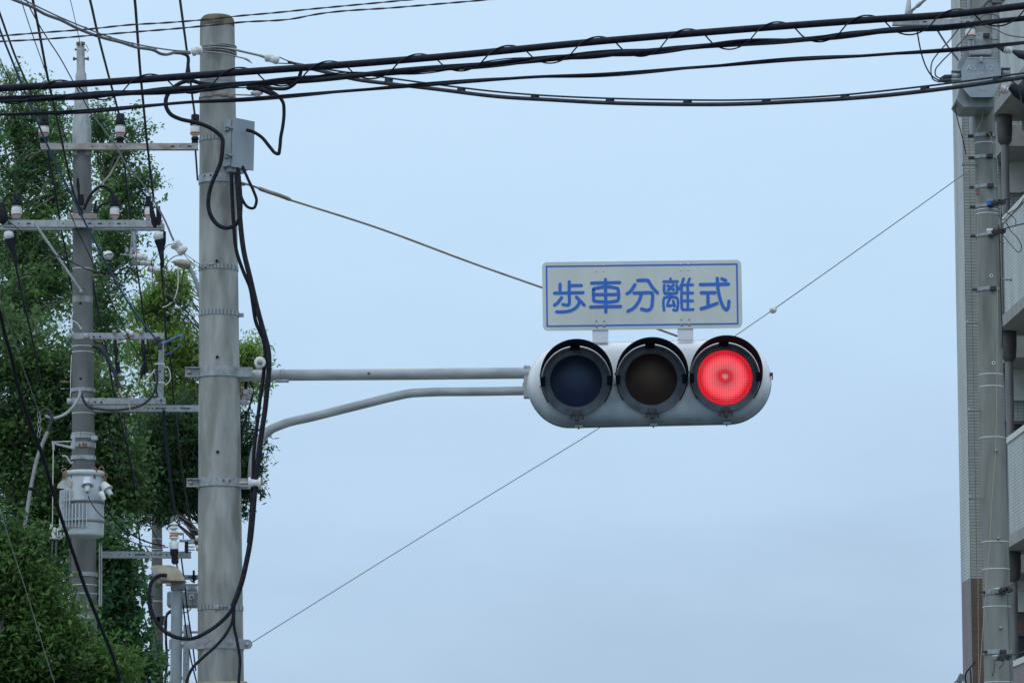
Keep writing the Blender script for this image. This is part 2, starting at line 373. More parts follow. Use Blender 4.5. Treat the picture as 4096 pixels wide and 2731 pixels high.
def band_mat():
    m = bpy.data.materials.new('perforated_steel'); t, N, L, b = nodes(m)
    g = N.new('ShaderNodeNewGeometry'); sp = N.new('ShaderNodeSeparateXYZ'); L.new(g.outputs['Position'], sp.inputs[0])
    w1 = N.new('ShaderNodeMath'); w1.operation = 'MULTIPLY'; w1.inputs[1].default_value = 330; L.new(sp.outputs['X'], w1.inputs[0])
    w2 = N.new('ShaderNodeMath'); w2.operation = 'SINE'; L.new(w1.outputs[0], w2.inputs[0])
    w3 = N.new('ShaderNodeMath'); w3.operation = 'GREATER_THAN'; w3.inputs[1].default_value = .35; L.new(w2.outputs[0], w3.inputs[0])
    mi = N.new('ShaderNodeMix'); mi.data_type = 'RGBA'; L.new(w3.outputs[0], mi.inputs[0]); mi.inputs[6].default_value = (.30, .32, .33, 1); mi.inputs[7].default_value = (.15, .165, .18, 1)
    L.new(mi.outputs[2], b.inputs['Base Color']); b.inputs['Roughness'].default_value = .5; b.inputs['Metallic'].default_value = .3
    return m
M['perforated_steel'] = band_mat()

def leaf_mat(name, c1, c2, trans=.35):
    m = bpy.data.materials.new(name); t, N, L, b = nodes(m)
    g = N.new('ShaderNodeNewGeometry'); r = N.new('ShaderNodeValToRGB')
    r.color_ramp.elements[0].color = (*c1, 1); r.color_ramp.elements[1].color = (*c2, 1)
    n = N.new('ShaderNodeTexNoise'); n.inputs['Scale'].default_value = 1.1; L.new(g.outputs['Position'], n.inputs['Vector'])
    a = N.new('ShaderNodeMath'); a.operation = 'MULTIPLY_ADD'; L.new(g.outputs['Random Per Island'], a.inputs[0]); a.inputs[1].default_value = .6
    a2 = N.new('ShaderNodeMath'); a2.operation = 'MULTIPLY_ADD'; L.new(n.outputs['Fac'], a2.inputs[0]); a2.inputs[1].default_value = 1.6; a2.inputs[2].default_value = -.6
    L.new(a2.outputs[0], a.inputs[2]); L.new(a.outputs[0], r.inputs[0]); L.new(r.outputs[0], b.inputs['Base Color'])
    b.inputs['Roughness'].default_value = .5; b.inputs['Specular IOR Level'].default_value = .3
    tr = N.new('ShaderNodeBsdfTranslucent'); L.new(r.outputs[0], tr.inputs['Color'])
    ms = N.new('ShaderNodeMixShader'); ms.inputs[0].default_value = trans
    L.new(b.outputs[0], ms.inputs[1]); L.new(tr.outputs[0], ms.inputs[2]); L.new(ms.outputs[0], N['Material Output'].inputs[0]); return m
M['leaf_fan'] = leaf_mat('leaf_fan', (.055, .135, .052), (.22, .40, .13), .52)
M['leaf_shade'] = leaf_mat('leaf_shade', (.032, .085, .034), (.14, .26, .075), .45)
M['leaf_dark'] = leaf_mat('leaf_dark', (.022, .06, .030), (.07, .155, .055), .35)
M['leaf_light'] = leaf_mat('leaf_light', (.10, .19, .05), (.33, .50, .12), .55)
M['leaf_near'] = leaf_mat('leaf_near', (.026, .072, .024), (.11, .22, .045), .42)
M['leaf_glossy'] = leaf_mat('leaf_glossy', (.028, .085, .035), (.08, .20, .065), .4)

# ------------------------------------------------------------------ setting
def flat(name, x0, x1, y0, y1, z, mat, kind='structure'):
    mb = MB(); mb.quad((x0, y0, z), (x1, y0, z), (x1, y1, z), (x0, y1, z)); o = mb.build(name, mat, origin=(0, 0, z)); o['kind'] = kind; return o
flat('ground', -900, 900, -300, 1600, 0.0, M['soil_grass'])
flat('road', -0.9, 4.3, -60, 400, 0.004, M['asphalt'])
flat('cross_road', -120, -0.9, -3, 6, 0.004, M['asphalt'])
for nm, x0, x1, y0, y1 in (('pavement', -3.6, -.95, 9, 400), ('pavement', 4.35, 6.6, -60, 400)):
    mb = MB(); mb.frame((x0, y0, -.2), (x1 - x0, 0, 0), (0, y1 - y0, 0), (0, 0, .33)); o = mb.build(nm, M['kerb_stone'], origin=(x0, y0, 0)); o['kind'] = 'structure'
mb = MB()
for k in range(30): mb.quad((1.62, 8 + k * 9, .009), (1.76, 8 + k * 9, .009), (1.76, 13 + k * 9, .009), (1.62, 13 + k * 9, .009))
o = mb.build('road_marking', M['road_paint'], origin=(1.7, 8, 0)); o['kind'] = 'structure'

# ------------------------------------------------------------------ poles
class Pole:
    """tapered pole defined by two centre points/widths seen in the photograph"""
    def __init__(s, a, b, Y):
        s.Y = Y; s.pa = P(a[0], a[1], Y); s.pb = P(b[0], b[1], Y); s.ra = a[2] / 2 * S(Y); s.rb = b[2] / 2 * S(Y)
    def at_z(s, z):
        t = (z - s.pa.z) / (s.pb.z - s.pa.z); return s.pa.lerp(s.pb, t), s.ra + (s.rb - s.ra) * t
    def z(s, ypx): return P(0, ypx, s.Y).z
    def at(s, ypx): return s.at_z(s.z(ypx))
    def shaft(s, mb, ztop, n=40, zs=24):
        zz = [ztop * i / zs for i in range(zs + 1)]
        vs = []; 
        for q in zz:
            c, r = s.at_z(q); vs += [c + Vector((math.cos(2 * math.pi * k / n) * r, math.sin(2 * math.pi * k / n) * r, 0)) for k in range(n)]
        mb.add(vs, [(i * n + k, i * n + (k + 1) % n, (i + 1) * n + (k + 1) % n, (i + 1) * n + k) for i in range(zs) for k in range(n)], True)
    def band(s, mb, ypx, hpx, ex=.004, n=40):
        z = s.z(ypx); h = hpx * S(s.Y); c, r = s.at_z(z); r0 = r * 1.005
        mb.lathe((c.x, c.y, z - h / 2), (0, 0, 1), [(0, r0), (0, r0), (0, r + ex), (0, r + ex), (h, r + ex), (h, r + ex), (h, r0)], n)
    def front(s, ypx, dxpx=0, off=0.0):
        """point on the pole's camera-facing surface"""
        c, r = s.at(ypx); dx = dxpx * S(s.Y); yy = -math.sqrt(max(r * r - dx * dx, 0)) - off
        return c + Vector((dx, yy, 0))

MP = Pole((869, 100, 141), (883, 2731, 184), 20.6)
mp_ = thing('concrete_pole', 'thick grey concrete pole with a mossy rounded top carrying the red traffic light', 'pole', MP.at_z(0)[0])
mb = MB(); ztop = MP.z(112); MP.shaft(mb, ztop); mb.build('shaft', M['pole_concrete'], mp_)
c, r = MP.at_z(ztop); mb = MB()
mb.lathe((c.x, c.y, ztop), (0, 0, 1), [(0, r), (.030, r * .99), (.048, r * .93), (.060, r * .80), (.066, r * .5), (.068, 0)], 40); mb.build('cap', M['moss_concrete'], mp_)
for y in (1058, 1440, 1818):
    mb = MB(); p = MP.front(y, -1); mb.lathe(p + Vector((0, .004, 0)), (0, -1, 0), [(0, .0145), (.006, .0135), (.006, .0135), (.006, .0085), (.006, .0085), (-.006, .008)], 20)
    h = mb.build('bolt_hole', M['pole_concrete'], mp_); mb = MB(); mb.lathe(p + Vector((0, -.0035, 0)), (0, -1, 0), [(0, .0084), (.001, .0078), (.001, 0)], 12); mb.build('hole_centre', M['dark_hole'], h)
for y, h in ((562, 19), (1077, 18), (1258, 20), (2433, 18)):
    mb = MB(); MP.band(mb, y, h, .003); b_ = mb.build('perforated_band', M['perforated_steel'], mp_)
    if y == 1077: mb = MB(); mb.box(MP.front(1073, -48, .007), .020, .012, .022, None, .003); mb.tube([MP.front(1071, -38, .012), MP.front(1069, -8, .008)], .0025, 6); mb.build('buckle', M['galvanised'], b_)
    if y == 1258: mb = MB(); c, r = MP.at(1262); mb.box(c + Vector((r + .012, -.01, 0)), .030, .004, .022, None, .001); mb.build('tab', M['galvanised'], b_)
    if y == 2433: mb = MB(); mb.box(MP.front(2436, -8, .006), .024, .010, .022, None, .002); mb.tube([MP.front(2432, 4, .012), MP.front(2431, 36, .008)], .003, 6); mb.build('buckle', M['galvanised'], b_)
mb = MB(); MP.band(mb, 722, 34, .005); cl = mb.build('clamp', M['galvanised'], mp_)
c, r = MP.at(722); mb = MB(); mb.box(c + Vector((r + .010, -.03, -.0)), .028, .02, .038, None, .003); mb.build('clamp_lug', M['galvanised'], cl)
mb = MB()
for dx in (-44, -20, 4): p = MP.front(716, dx - 4, .004); mb.lathe(p, (0, -1, 0), [(0, .006), (.004, .005), (.004, 0)], 10)
mb.build('clamp_bolt', M['latch_black'], cl)
mb = MB(); MP.band(mb, 395, 7, .005); MP.band(mb, 330, 10, .002); mb.build('wire_band', M['strand'], mp_)
# signal arm brackets (ears to the left, yokes to the right)
def bracket(y, h, xl, xr, name='arm_bracket'):
    mb = MB(); MP.band(mb, y, h, .006); s_ = S(20.6); c, r = MP.at(y); H = h * s_
    zc = MP.z(y)
    xL = P(xl, y, 20.6).x; xR = P(xr, y, 20.6).x
    mb.box((( xL + c.x - r * .9) / 2, 20.6 - r * .35, zc), c.x - r * .9 - xL, .006, H * .98); mb.box(((xL + c.x - r * .9) / 2, 20.6 - r * .35 - .012, zc + H / 2 - .003), c.x - r * .9 - xL, .020, .005); mb.box(((xL + c.x - r * .9) / 2, 20.6 - r * .35 - .012, zc - H / 2 + .003), c.x - r * .9 - xL, .020, .005)
    if xr:
        mb.box(((xR + c.x + r * .7) / 2, 20.6 - r * .45, zc), xR - c.x - r * .7, .006, H * .98); mb.box(((xR + c.x + r * .7) / 2, 20.6 + r * .45, zc), xR - c.x - r * .7, .006, H * .98)
    o = mb.build(name, M['galvanised'], mp_)
    mb = MB(); p = Vector((xL + .022, 20.6 - r * .35 - .004, zc)); mb.lathe(p, (0, -1, 0), [(0, .012), (.004, .012), (.010, .009), (.012, 0)], 12); mb.build('bracket_bolt', M['bolt_steel'], o)
    return o
bracket(1493, 40, 743, 1012); bk = bracket(1934, 34, 749, 1010)
mb = MB()
for dx in (22, 46): mb.lathe(MP.front(1931, dx, .007), (0, -1, 0), [(0, .007), (.006, .006), (.006, 0)], 8)
mb.build('bracket_bolt', M['rust'], bk)
# lower flat strap that holds the lamp tube and the span wire eye
s_ = S(20.6); c, r = MP.at(2580); mb = MB(); MP.band(mb, 2578, 40, .005)
zc = MP.z(2580); x0 = P(682, 2580, 20.6).x; x1 = P(994, 2578, 20.6).x; yf = 20.6 - r - .004
mb.box(((x0 + c.x - r * .2) / 2, 20.6 - r * .75, zc - .001), c.x - r * .2 - x0, .006, 38 * s_); mb.box(((x1 + c.x + r * .5) / 2, 20.6 - r * .6, zc), x1 - c.x - r * .5, .007, 38 * s_)
mb.lathe((x1, 20.6 - r * .6 + .003, zc), (0, -1, 0), [(0, 0), (0, 19 * s_), (.0075, 19 * s_), (.0075, 0)], 24, False)
st = mb.build('strap', M['galvanised'], mp_); mb = MB()
for p in (Vector((P(742, 0, 20.6).x, 20.6 - r * .75 - .003, zc)), Vector((P(768, 0, 20.6).x, 20.6 - r * .75 - .003, zc)), Vector((x1 - .002, 20.6 - r * .6 - .004, zc))):
    mb.lathe(p, (0, -1, 0), [(0, .011), (.004, .011), (.009, .007), (.01, 0)], 12)
mb.build('strap_bolt', M['dull_zinc'], st)
# rim of hardware at the foot of the frame
mb = MB(); c, r = MP.at(2742); mb.box((P(795, 0, 20.6).x, 20.6 - r, MP.z(2745)), .075, .08, .02, None, .003); mb.box((P(990, 0, 20.6).x, 20.6 - r * .8, MP.z(2742)), .085, .08, .03, None, .003); MP.band(mb, 2748, 36, .006)
mb.build('lower_bracket', M['lamp_beige'], mp_)

# ------------------------------------------------------------------ signal arm
s_ = S(20.6)
arm = mp_
mb = MB(); mb.tube([P(955, 1503, 20.6), P(1150, 1500, 20.6), P(1700, 1496, 20.6), P(2140, 1491, 20.6)], 23 * s_, 24)
for x in (1130,): mb.lathe(P(x - 8, 1500, 20.6), (1, 0, 0), [(0, 23 * s_), (0, 24.5 * s_), (16 * s_, 24.5 * s_), (16 * s_, 23 * s_)], 24)
up = mb.build('upper_arm', M['pipe_grey'], arm); mb = MB(); mb.box(P(1128, 1524, 20.55), .07, .03, .012, None, .003); mb.build('tube_collar', M['galvanised'], up)
mb = MB(); mb.lathe(P(1476, 1496, 20.6) + Vector((0, -22.5 * s_, -.0)), (0, -1, 0), [(0, .008), (.003, .006), (.003, 0)], 10); mb.build('rust_patch', M['rust'], up)
mb = MB(); mb.tube(path([(1008, 1925), (1010, 1880), (1016, 1825), (1035, 1768), (1072, 1725), (1130, 1697), (1250, 1667), (1450, 1617), (1580, 1585), (1640, 1573), (1700, 1569), (1900, 1566), (2145, 1562)], 20.6), 18 * s_, 20); mb.build('lower_arm', M['pipe_grey'], arm)
mb = MB(); mb.box(P(2108, 1528, 20.6), .035, .05, .17, None, .004); mb.box(P(2098, 1541, 20.6), .02, .03, .028, None, .003); mb.build('mounting_plate', M['dull_zinc'], arm)
sp_ = thing('spool_insulator', 'white round spool insulator with a brown centre beside the cable bundle at the upper arm', 'insulator', P(1043, 1457, 20.5), 'spool insulators holding the cable bundle')
mb = MB(); mb.lathe(P(1043, 1457, 20.46), (0, -1, 0), [(0, .030), (.0, .030), (.012, .030), (.02, .022), (.05, .022), (.058, .030), (.07, .0300), (.074, .027), (.074, .014)], 28); mb.build('body', M['porcelain'], sp_)
mb = MB(); mb.lathe(P(1043, 1457, 20.46), (0, -1, 0), [(.06, .0145), (.078, .0145), (.078, .010), (.086, .008), (.086, 0)], 16); mb.build('bolt', M['bolt_steel'], sp_)
sp_ = thing('spool_insulator', 'white spool insulator seen edge-on, clamped round the black cable at the lower arm bracket', 'insulator', P(1020, 1932, 20.5), 'spool insulators holding the cable bundle')
mb = MB(); p = P(994, 1931, 20.42); mb.lathe(p, (1, 0, 0), [(0, .012), (0, .030), (.010, .030), (.016, .020), (.048, .020), (.054, .030), (.064, .030), (.064, .012)], 28); mb.build('body', M['porcelain'], sp_)
mb = MB(); mb.tube([p + Vector((.05, 0, 0)), p + Vector((.078, 0, 0))], .009, 10); mb.tube([p + Vector((.078, 0, 0)), p + Vector((.09, 0, 0))], .005, 8); mb.tube([p + Vector((-.05, .01, 0)), p], .008, 8); mb.build('bolt', M['bolt_steel'], sp_)

# ------------------------------------------------------------------ traffic signal
SY = 20.4; s_ = S(SY); s2 = s_ / 2.0909      # s2: metres per pixel of the 2.0909x detail view
def D(zx, zy): return (2050 + zx / 2.0909, 1000 + zy / 2.0909)
SC = P(*D(1147, 1109), SY); TILT = R(1.25)
ex = Vector((math.cos(TILT), 0, math.sin(TILT))); ez = Vector((-math.sin(TILT), 0, math.cos(TILT))); ey = Vector((0, 1, 0))
sig = thing('traffic_signal', 'white horizontal three-lamp traffic signal with its right lamp lit red', 'traffic light', SC)
HL = (2165 - 130) / 2 * s2; HR = 350 * s2; N = 28
def stadium(ins, ysq=1.0):
    pts = []
    rr = HR - ins
    for k in range(N + 1): a = -math.pi / 2 + math.pi * k / N; pts.append((HL - HR + math.cos(a) * rr, math.sin(a) * rr))
    for k in range(N + 1): a = math.pi / 2 + math.pi * k / N; pts.append((-(HL - HR) + math.cos(a) * rr, math.sin(a) * rr))
    return pts
prof = [(.012, .105), (0, .095), (0, .012), (.004, -.006), (.012, -.020), (.028, -.034), (.055, -.041), (.10, -.044), (.16, -.045)]
vs = []; n = 2 * (N + 1)
for ins, yy in prof: vs += [SC + ex * p[0] + ez * p[1] + ey * yy for p in stadium(ins)]
fs = [(i * n + k, i * n + (k + 1) % n, (i + 1) * n + (k + 1) % n, (i + 1) * n + k) for i in range(len(prof) - 1) for k in range(n)]
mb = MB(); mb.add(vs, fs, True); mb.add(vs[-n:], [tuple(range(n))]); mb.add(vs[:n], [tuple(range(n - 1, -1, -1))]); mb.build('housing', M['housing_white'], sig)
# seam lip along the casing
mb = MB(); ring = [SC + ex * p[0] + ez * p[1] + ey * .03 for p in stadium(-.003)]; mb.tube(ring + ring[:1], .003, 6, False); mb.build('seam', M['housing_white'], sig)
lamps = [(531, 1107, 'lens_blue', 'dark unlit blue-green lens'), (1157, 1092, 'lens_amber', 'dark unlit amber lens'), (1772, 1077, 'lens_red', 'red lens glowing brightly')]
for i, (zx, zy, lm, lb) in enumerate(lamps):
    LC_ = P(*D(zx, zy), SY); LC_.y = SC.y - .0465; rl = (231 if i == 2 else 217) * s2
    ro = 291 * s2
    # collar ring (grey) with recess floor
    mb = MB(); mb.lathe(LC_, (0, -1, 0), [(0, ro), (.014, ro), (.014, ro), (.016, ro - .003), (.016, ro - .006), (.013, ro - .008), (.013, ro - .008), (.004, ro - .012), (.004, ro - .012), (.004, rl + .001), (.004, rl + .001), (-.005, rl)], 64)
    col = mb.build('lamp_ring', M['ring_grey'], sig)
    dome = [(.0 + .016 * (1 - (q / 8) ** 2), rl * q / 8) for q in range(8, -1, -1)]
    mb = MB(); mb.lathe(LC_ + Vector((0, -.0025, 0)), (0, -1, 0), dome, 48); o = mb.build('lens', M[lm], sig, label=lb)
    # put the lens object's own origin at its centre (its pattern is centred there)
    off = LC_ - WL[sig.name]
    for v_ in o.data.vertices: v_.co -= off
    o.location = off; WL[o.name] = LC_
    # hood: long above, short below, thin shell
    rv = ro + .001; y0 = .027; nn = 72; rows = 8; vs = []
    half = R(128)
    th = .0035
    for layer in (0, 1):
        rr = rv + (th if layer == 0 else 0)
        for j in range(rows + 1):
            for k in range(nn + 1):
                a = -half + 2 * half * k / nn; q = abs(a) / half
                Lg = .185 * (1 - max(0, q - .42) ** 1.35 / (.58 ** 1.35)) ** 1.0
                yy = y0 + Lg * j / rows; fl = 1 + .02 * j / rows
                vs.append(LC_ + Vector((math.sin(a) * rr * fl, -yy, math.cos(a) * rr * fl)))
    st_ = nn + 1; off_ = (rows + 1) * st_; fs = []
    for j in range(rows):
        for k in range(nn):
            a0 = j * st_ + k; fs.append((a0, a0 + 1, a0 + 1 + st_, a0 + st_)); fs.append((off_ + a0, off_ + a0 + st_, off_ + a0 + 1 + st_, off_ + a0 + 1))
    mb = MB(); mb.add(vs, fs, True)
    for j in (0, rows):
        for k in range(nn): a0 = j * st_ + k; mb.add([vs[a0], vs[a0 + 1], vs[off_ + a0 + 1], vs[off_ + a0]], [(0, 1, 2, 3)])
    vz = mb.build('visor', M['visor_black'], sig)
    for a, wd in ((R(-2), .050), (R(90), .045), (R(-92), .045)):
        mb = MB(); p = LC_ + Vector((math.sin(a) * (rv - .010), -.026, math.cos(a) * (rv - .010))); mb.box(p, .022 if abs(a) > .5 else wd, .036, wd if abs(a) > .5 else .022, None, .004); mb.build('visor_tab', M['visor_black'], vz)
    mb = MB(); p = LC_ + Vector((.004, -.022, -ro + .010)); mb.box(p, .044, .03, .026, None, .004); mb.box(p + Vector((0, .0, -.026)), .022, .028, .032, None, .004)
    for dx in (-.03, .03): mb.box(p + Vector((dx, .004, -.022)), .009, .018, .02, None, .002)
    mb.build('latch', M['latch_black'], sig)
    mb = MB(); p = SC + ex * ((zx + 12 - 1147) * s2) + ez * (-HR - .003) + ey * .01; mb.box(p, .040, .05, .012, None, .002); mb.tube([p, p + Vector((0, 0, -.015))], .004, 6); mb.build('hinge', M['galvanised'], sig)
    for q in (-1, 1):
        mb = MB()
        for dz in (-.028, .03): mb.lathe(LC_ + Vector((q * (ro + .007), .001, dz)), (0, -1, 0), [(0, .0035), (.006, .003), (.006, 0)], 8)
        if (i, q) not in ((0, 1), (2, 1)): mb.build('screw', M['latch_black'], col)
mb = MB(); p = SC + ex * (HL + .004) + ez * .03; mb.box(p, .014, .02, .018, None, .002); mb.box(p + Vector((.004, 0, -.012)), .006, .012, .032, None, .001); mb.build('side_bolt', M['latch_black'], sig)

# ------------------------------------------------------------------ sign
GY = 20.36; s_ = S(GY); s2 = s_ / 2.0909
sg = thing('sign_board', 'grey-white sign with blue border and five blue Japanese characters above the traffic light', 'sign', P(2570, 1320, GY))
TL, TR, BR, BL = [P(*D(*q), GY) for q in ((247, 102), (1914, 82), (1923, 651), (254, 675))]
def G(u, v):       # bilinear place on the sign face, u and v in 0..1 (v down)
    return TL.lerp(TR, u).lerp(BL.lerp(BR, u), v)
def Gz(zx, zy):    # detail-view pixel -> point on the sign face (detail view of the whole sign)
    p = P(*D(zx, zy), GY); return p
rc = 42; cor = [(247, 102, 1, 1), (1914, 82, -1, 1), (1923, 651, -1, -1), (254, 675, 1, -1)]
poly = []
for i, (x, y, sx, sy) in enumerate(cor):
    cx, cy = x + sx * rc, y + sy * rc
    for k in range(7):
        a = math.pi + i * math.pi / 2 + math.pi / 2 * k / 6
        poly.append((cx + math.cos(a) * rc, cy + math.sin(a) * rc))
pts = [Gz(*p) for p in poly]; n = len(pts)
mb = MB(); mb.add([p + Vector((0, d, 0)) for d in (0, .004) for p in pts], [tuple(range(n - 1, -1, -1)), tuple(range(n, 2 * n))] + [(i, (i + 1) % n, n + (i + 1) % n, n + i) for i in range(n)]); plate = mb.build('plate', M['sign_white'], sg)
mb = MB()
def strip(a, b, w_, y):
    a, b = Vector((a[0], a[1], 0)), Vector((b[0], b[1], 0)); d = (b - a).normalized(); nn_ = Vector((-d.y, d.x, 0)) * w_ / 2
    q = [a - nn_, b - nn_, b + nn_, a + nn_]; vv = [Gz(p.x, p.y) + Vector((0, -y, 0)) for p in q]; mb.add(vv + [v_ + Vector((0, y * .9, 0)) for v_ in vv], [(0, 1, 2, 3), (0, 4, 5, 1), (1, 5, 6, 2), (2, 6, 7, 3), (3, 7, 4, 0)])
tl_, tr_, br_, bl_ = (284, 138), (1876, 118), (1884, 615), (290, 637)
strip((277.5, 138), (1882.5, 118), 13, .0010); strip((283.5, 637), (1890.5, 615), 13, .0010); strip((284, 145), (290, 630), 13, .0012); strip((1876, 125), (1884, 609), 13, .0012)
mb.build('border', M['sign_blue'], plate)
def ZA(p): return ((2140 + p[0] / 4.9 - 2050) * 2.0909, (1020 + p[1] / 4.9 - 1000) * 2.0909)
def ZB(p): return ((2550 + p[0] / 4.9 - 2050) * 2.0909, (1020 + p[1] / 4.9 - 1000) * 2.0909)
chars = [
 ('ho', ZA, 62, [[(491,572),(492,730)], [(671,525),(670,740),(672,930),(668,965),(645,982),(600,980),(545,966)], [(671,600),(910,597)], [(382,747),(942,737)],
    [(521,832),(470,905),(430,950),(382,980)], [(812,826),(860,870),(965,980)], [(875,890),(850,970),(790,1040),(700,1088),(590,1110),(500,1115),(421,1112)]]),
 ('sha', ZA, 62, [[(1108,550),(1660,538)], [(1381,480),(1388,1114)], [(1145,680),(1150,870),(1152,890),(1165,903),(1185,905),(1600,900),(1622,893),(1630,870),(1628,680),(1620,655),(1600,648),(1180,653),(1155,660),(1145,680)], [(1150,775),(1625,772)], [(1090,1016),(1677,1006)]]),
 ('bun_a', ZA, 62, [[(1958,580),(1905,665),(1860,720),(1803,758)], [(1938,744),(2110,742)], [(2082,770),(2060,850),(2000,960),(1930,1040),(1822,1097)]]),
 ('bun_b', ZB, 62, [[(3,499),(180,496),(210,503),(225,525),(260,585),(310,655),(392,740)], [(0,743),(100,740),(262,738),(285,745),(293,770),(290,900),(282,990),(262,1040),(225,1072),(185,1080),(130,1070),(78,1056)]]),
 ('ri', ZB, 52, [[(646,465),(647,515)], [(512,522),(783,520)], [(526,590),(527,730),(535,748),(560,750),(735,750),(760,745),(771,725),(770,590)], [(593,598),(708,680)], [(703,587),(598,685)],
    [(657,752),(657,830)], [(520,1085),(520,850),(530,833),(555,828),(740,830),(768,835),(782,860),(782,1040),(775,1075),(745,1087),(703,1072)], [(628,860),(600,925),(586,985)], [(586,995),(650,990),(715,975)], [(700,900),(716,950),(728,1005)],
    [(902,465),(875,545),(840,625),(810,665)], [(1022,465),(985,555)], [(865,600),(866,1000),(870,1045),(885,1065),(910,1068),(1090,1065)], [(985,590),(986,1060)], [(870,585),(1082,584)], [(870,744),(1082,742)], [(870,898),(1082,896)]]),
 ('shiki', ZB, 64, [[(1232,578),(1782,570)], [(1564,458),(1570,600),(1600,790),(1650,950),(1700,1040),(1740,1072),(1768,1050),(1785,980),(1792,905)], [(1655,466),(1726,498)], [(1250,738),(1515,736)], [(1378,738),(1382,990)], [(1247,1050),(1380,1010),(1480,975),(1560,945)]]),
]
kk = 0
for nm, Z, wd, strokes in chars:
    mb = MB()
    for stn in strokes:
        kk += 1; y = .0014 + (kk % 24) * .00009
        pts2 = [Z(p) for p in stn]
        if len(pts2) > 2: pts2 = [tuple(q) for q in catmull(pts2, 3)]
        hw = wd / 4.9 * 2.0909 / 2; m_ = len(pts2); Lf = []; Rt = []
        for i in range(m_):
            a = pts2[max(i - 1, 0)]; b = pts2[min(i + 1, m_ - 1)]; dx, dy = b[0] - a[0], b[1] - a[1]; l = math.hypot(dx, dy) or 1
            nx, ny = -dy / l * hw, dx / l * hw; Lf.append((pts2[i][0] + nx, pts2[i][1] + ny)); Rt.append((pts2[i][0] - nx, pts2[i][1] - ny))
        for i in range(m_ - 1): mb.add([Gz(*q) + Vector((0, -y, 0)) for q in (Lf[i], Lf[i + 1], Rt[i + 1], Rt[i])], [(0, 1, 2, 3)])
        for e_, (a, b) in ((0, (pts2[0], pts2[1])), (1, (pts2[-1], pts2[-2]))):
            ang = math.atan2(a[1] - b[1], a[0] - b[0])
            fan = [a] + [(a[0] + math.cos(ang - math.pi / 2 + math.pi * k / 10) * hw, a[1] + math.sin(ang - math.pi / 2 + math.pi * k / 10) * hw) for k in range(11)]
            mb.add([Gz(*q) + Vector((0, -y, 0)) for q in fan], [tuple(range(12))])
    if nm == 'bun_a': keep = mb; continue
    if nm == 'bun_b': keep.add(mb.v, mb.f); mb = keep
    mb.build('character', M['sign_blue'], plate)
for cx_, cy_ in ((697, 126), (761, 126), (697, 174), (761, 173), (1405, 118), (1469, 117), (1405, 164), (1469, 163)):  # white discs added where bright sky shows through holes in the plate
    mb = MB(); mb.lathe(Gz(cx_, cy_) + Vector((0, -.0035, 0)), (0, -1, 0), [(0, 7 * s2), (.0004, 7 * s2), (.0004, 0)], 12); mb.build('rivet_or_hole', M['road_paint'], plate)
for cx_, cy_, rr in ((701, 593, 6), (766, 592, 6), (703, 638, 9), (767, 636, 9), (1411, 582, 6), (1476, 581, 6), (1413, 627, 9), (1478, 626, 9)):
    mb = MB(); mb.lathe(Gz(cx_, cy_) + Vector((0, -.003, 0)), (0, -1, 0), [(0, rr * s2), (.003, rr * .8 * s2), (.005, 0)], 12); mb.build('rivet_or_hole', M['bolt_steel'], plate)
for xa, xb, yt, yb in ((669, 802, 640, 775), (1382, 1512, 630, 755)):
    a, b = P(*D(xa, yb), GY), P(*D(xb, yt), GY); mb = MB(); mb.box(((a.x + b.x) / 2, GY + .016, (a.z + b.z) / 2), b.x - a.x, .022, b.z - a.z, None, .003); mb.build('bracket', M['bracket_white'], sg)

# ------------------------------------------------------------------ junction box on the pole
BC = P(933, 568, 20.6 - .135); jb = thing('junction_box', 'grey metal junction box strapped askew to the thick concrete pole', 'box', BC)
th = R(46); ax = Vector((math.cos(th), math.sin(th), 0)); az_ = Vector((0, 0, 1)); ay = Vector((-math.sin(th), math.cos(th), 0))
BH = 203 * S(20.5); BW = .150; BD = .062; tp = BC.z + BH / 2
def taper(x, z):  # photograph's box leans a touch
    return x - (BH / 2 - z) * 0.0
mb = MB(); mb.frame(BC + Vector((-.0, 0, -BH / 2 + .006)) + ay * .012, ax * BW * .97, ay * BD * .8, az_ * (BH - .012)); bd = mb.build('body', M['box_grey'], jb)
mb = MB(); lean = Vector((-.014, 0, -1)).normalized()
mb.frame(BC + Vector((0, 0, BH / 2)) - ay * .0, ax * BW, ay * .010, lean * BH); mb.build('cover', M['box_grey'], jb)
mb = MB(); mb.frame(BC + Vector((0, 0, BH / 2 - .012)) + ay * .012 - ax * .002, ay * BD, -ax * .006, lean * (BH * .93)); mb.build('side_flange', M['box_grey'], jb)
mb = MB(); mb.frame(BC + ay * .015 + ax * .012 + Vector((-.008, 0, -BH / 2 - .020)), ax * .095, ay * .05, az_ * .030); mb.build('cable_gland', M['box_grey'], jb)
for zz in (.068, -.078):
    mb = MB(); p = BC + ay * .035 - ax * .012 + Vector((0, 0, zz)); mb.box(p, .036, .016, .012, Matrix.Rotation(th + R(90), 3, 'Z'), .002); mb.box(p + Vector((.02, -.02, .008)), .026, .008, .010, Matrix.Rotation(R(12), 3, 'Y'), .002); mb.box(p + Vector((0, 0, .013)), .026, .018, .005, Matrix.Rotation(th + R(90), 3, 'Z')); h_ = mb.build('latch', M['strand'], jb)

# ------------------------------------------------------------------ cables helper
def cable(name, label, cat, pts, Y0, Y1, wpx, mat, group=None, parent=None, n=8, k=5, r=None, Yr=None):
    q = path(pts, Y0, Y1, k); rad = r if r else wpx / 2 * S(Yr or (Y0 + (Y1 or Y0)) / 2)
    mb = MB(); mb.tube(q, rad, n)
    if parent: return mb.build(name, M[mat], parent)
    o = mb.build(name, M[mat], origin=q[0]); o['label'] = label; o['category'] = cat
    if group: o['group'] = group
    return o

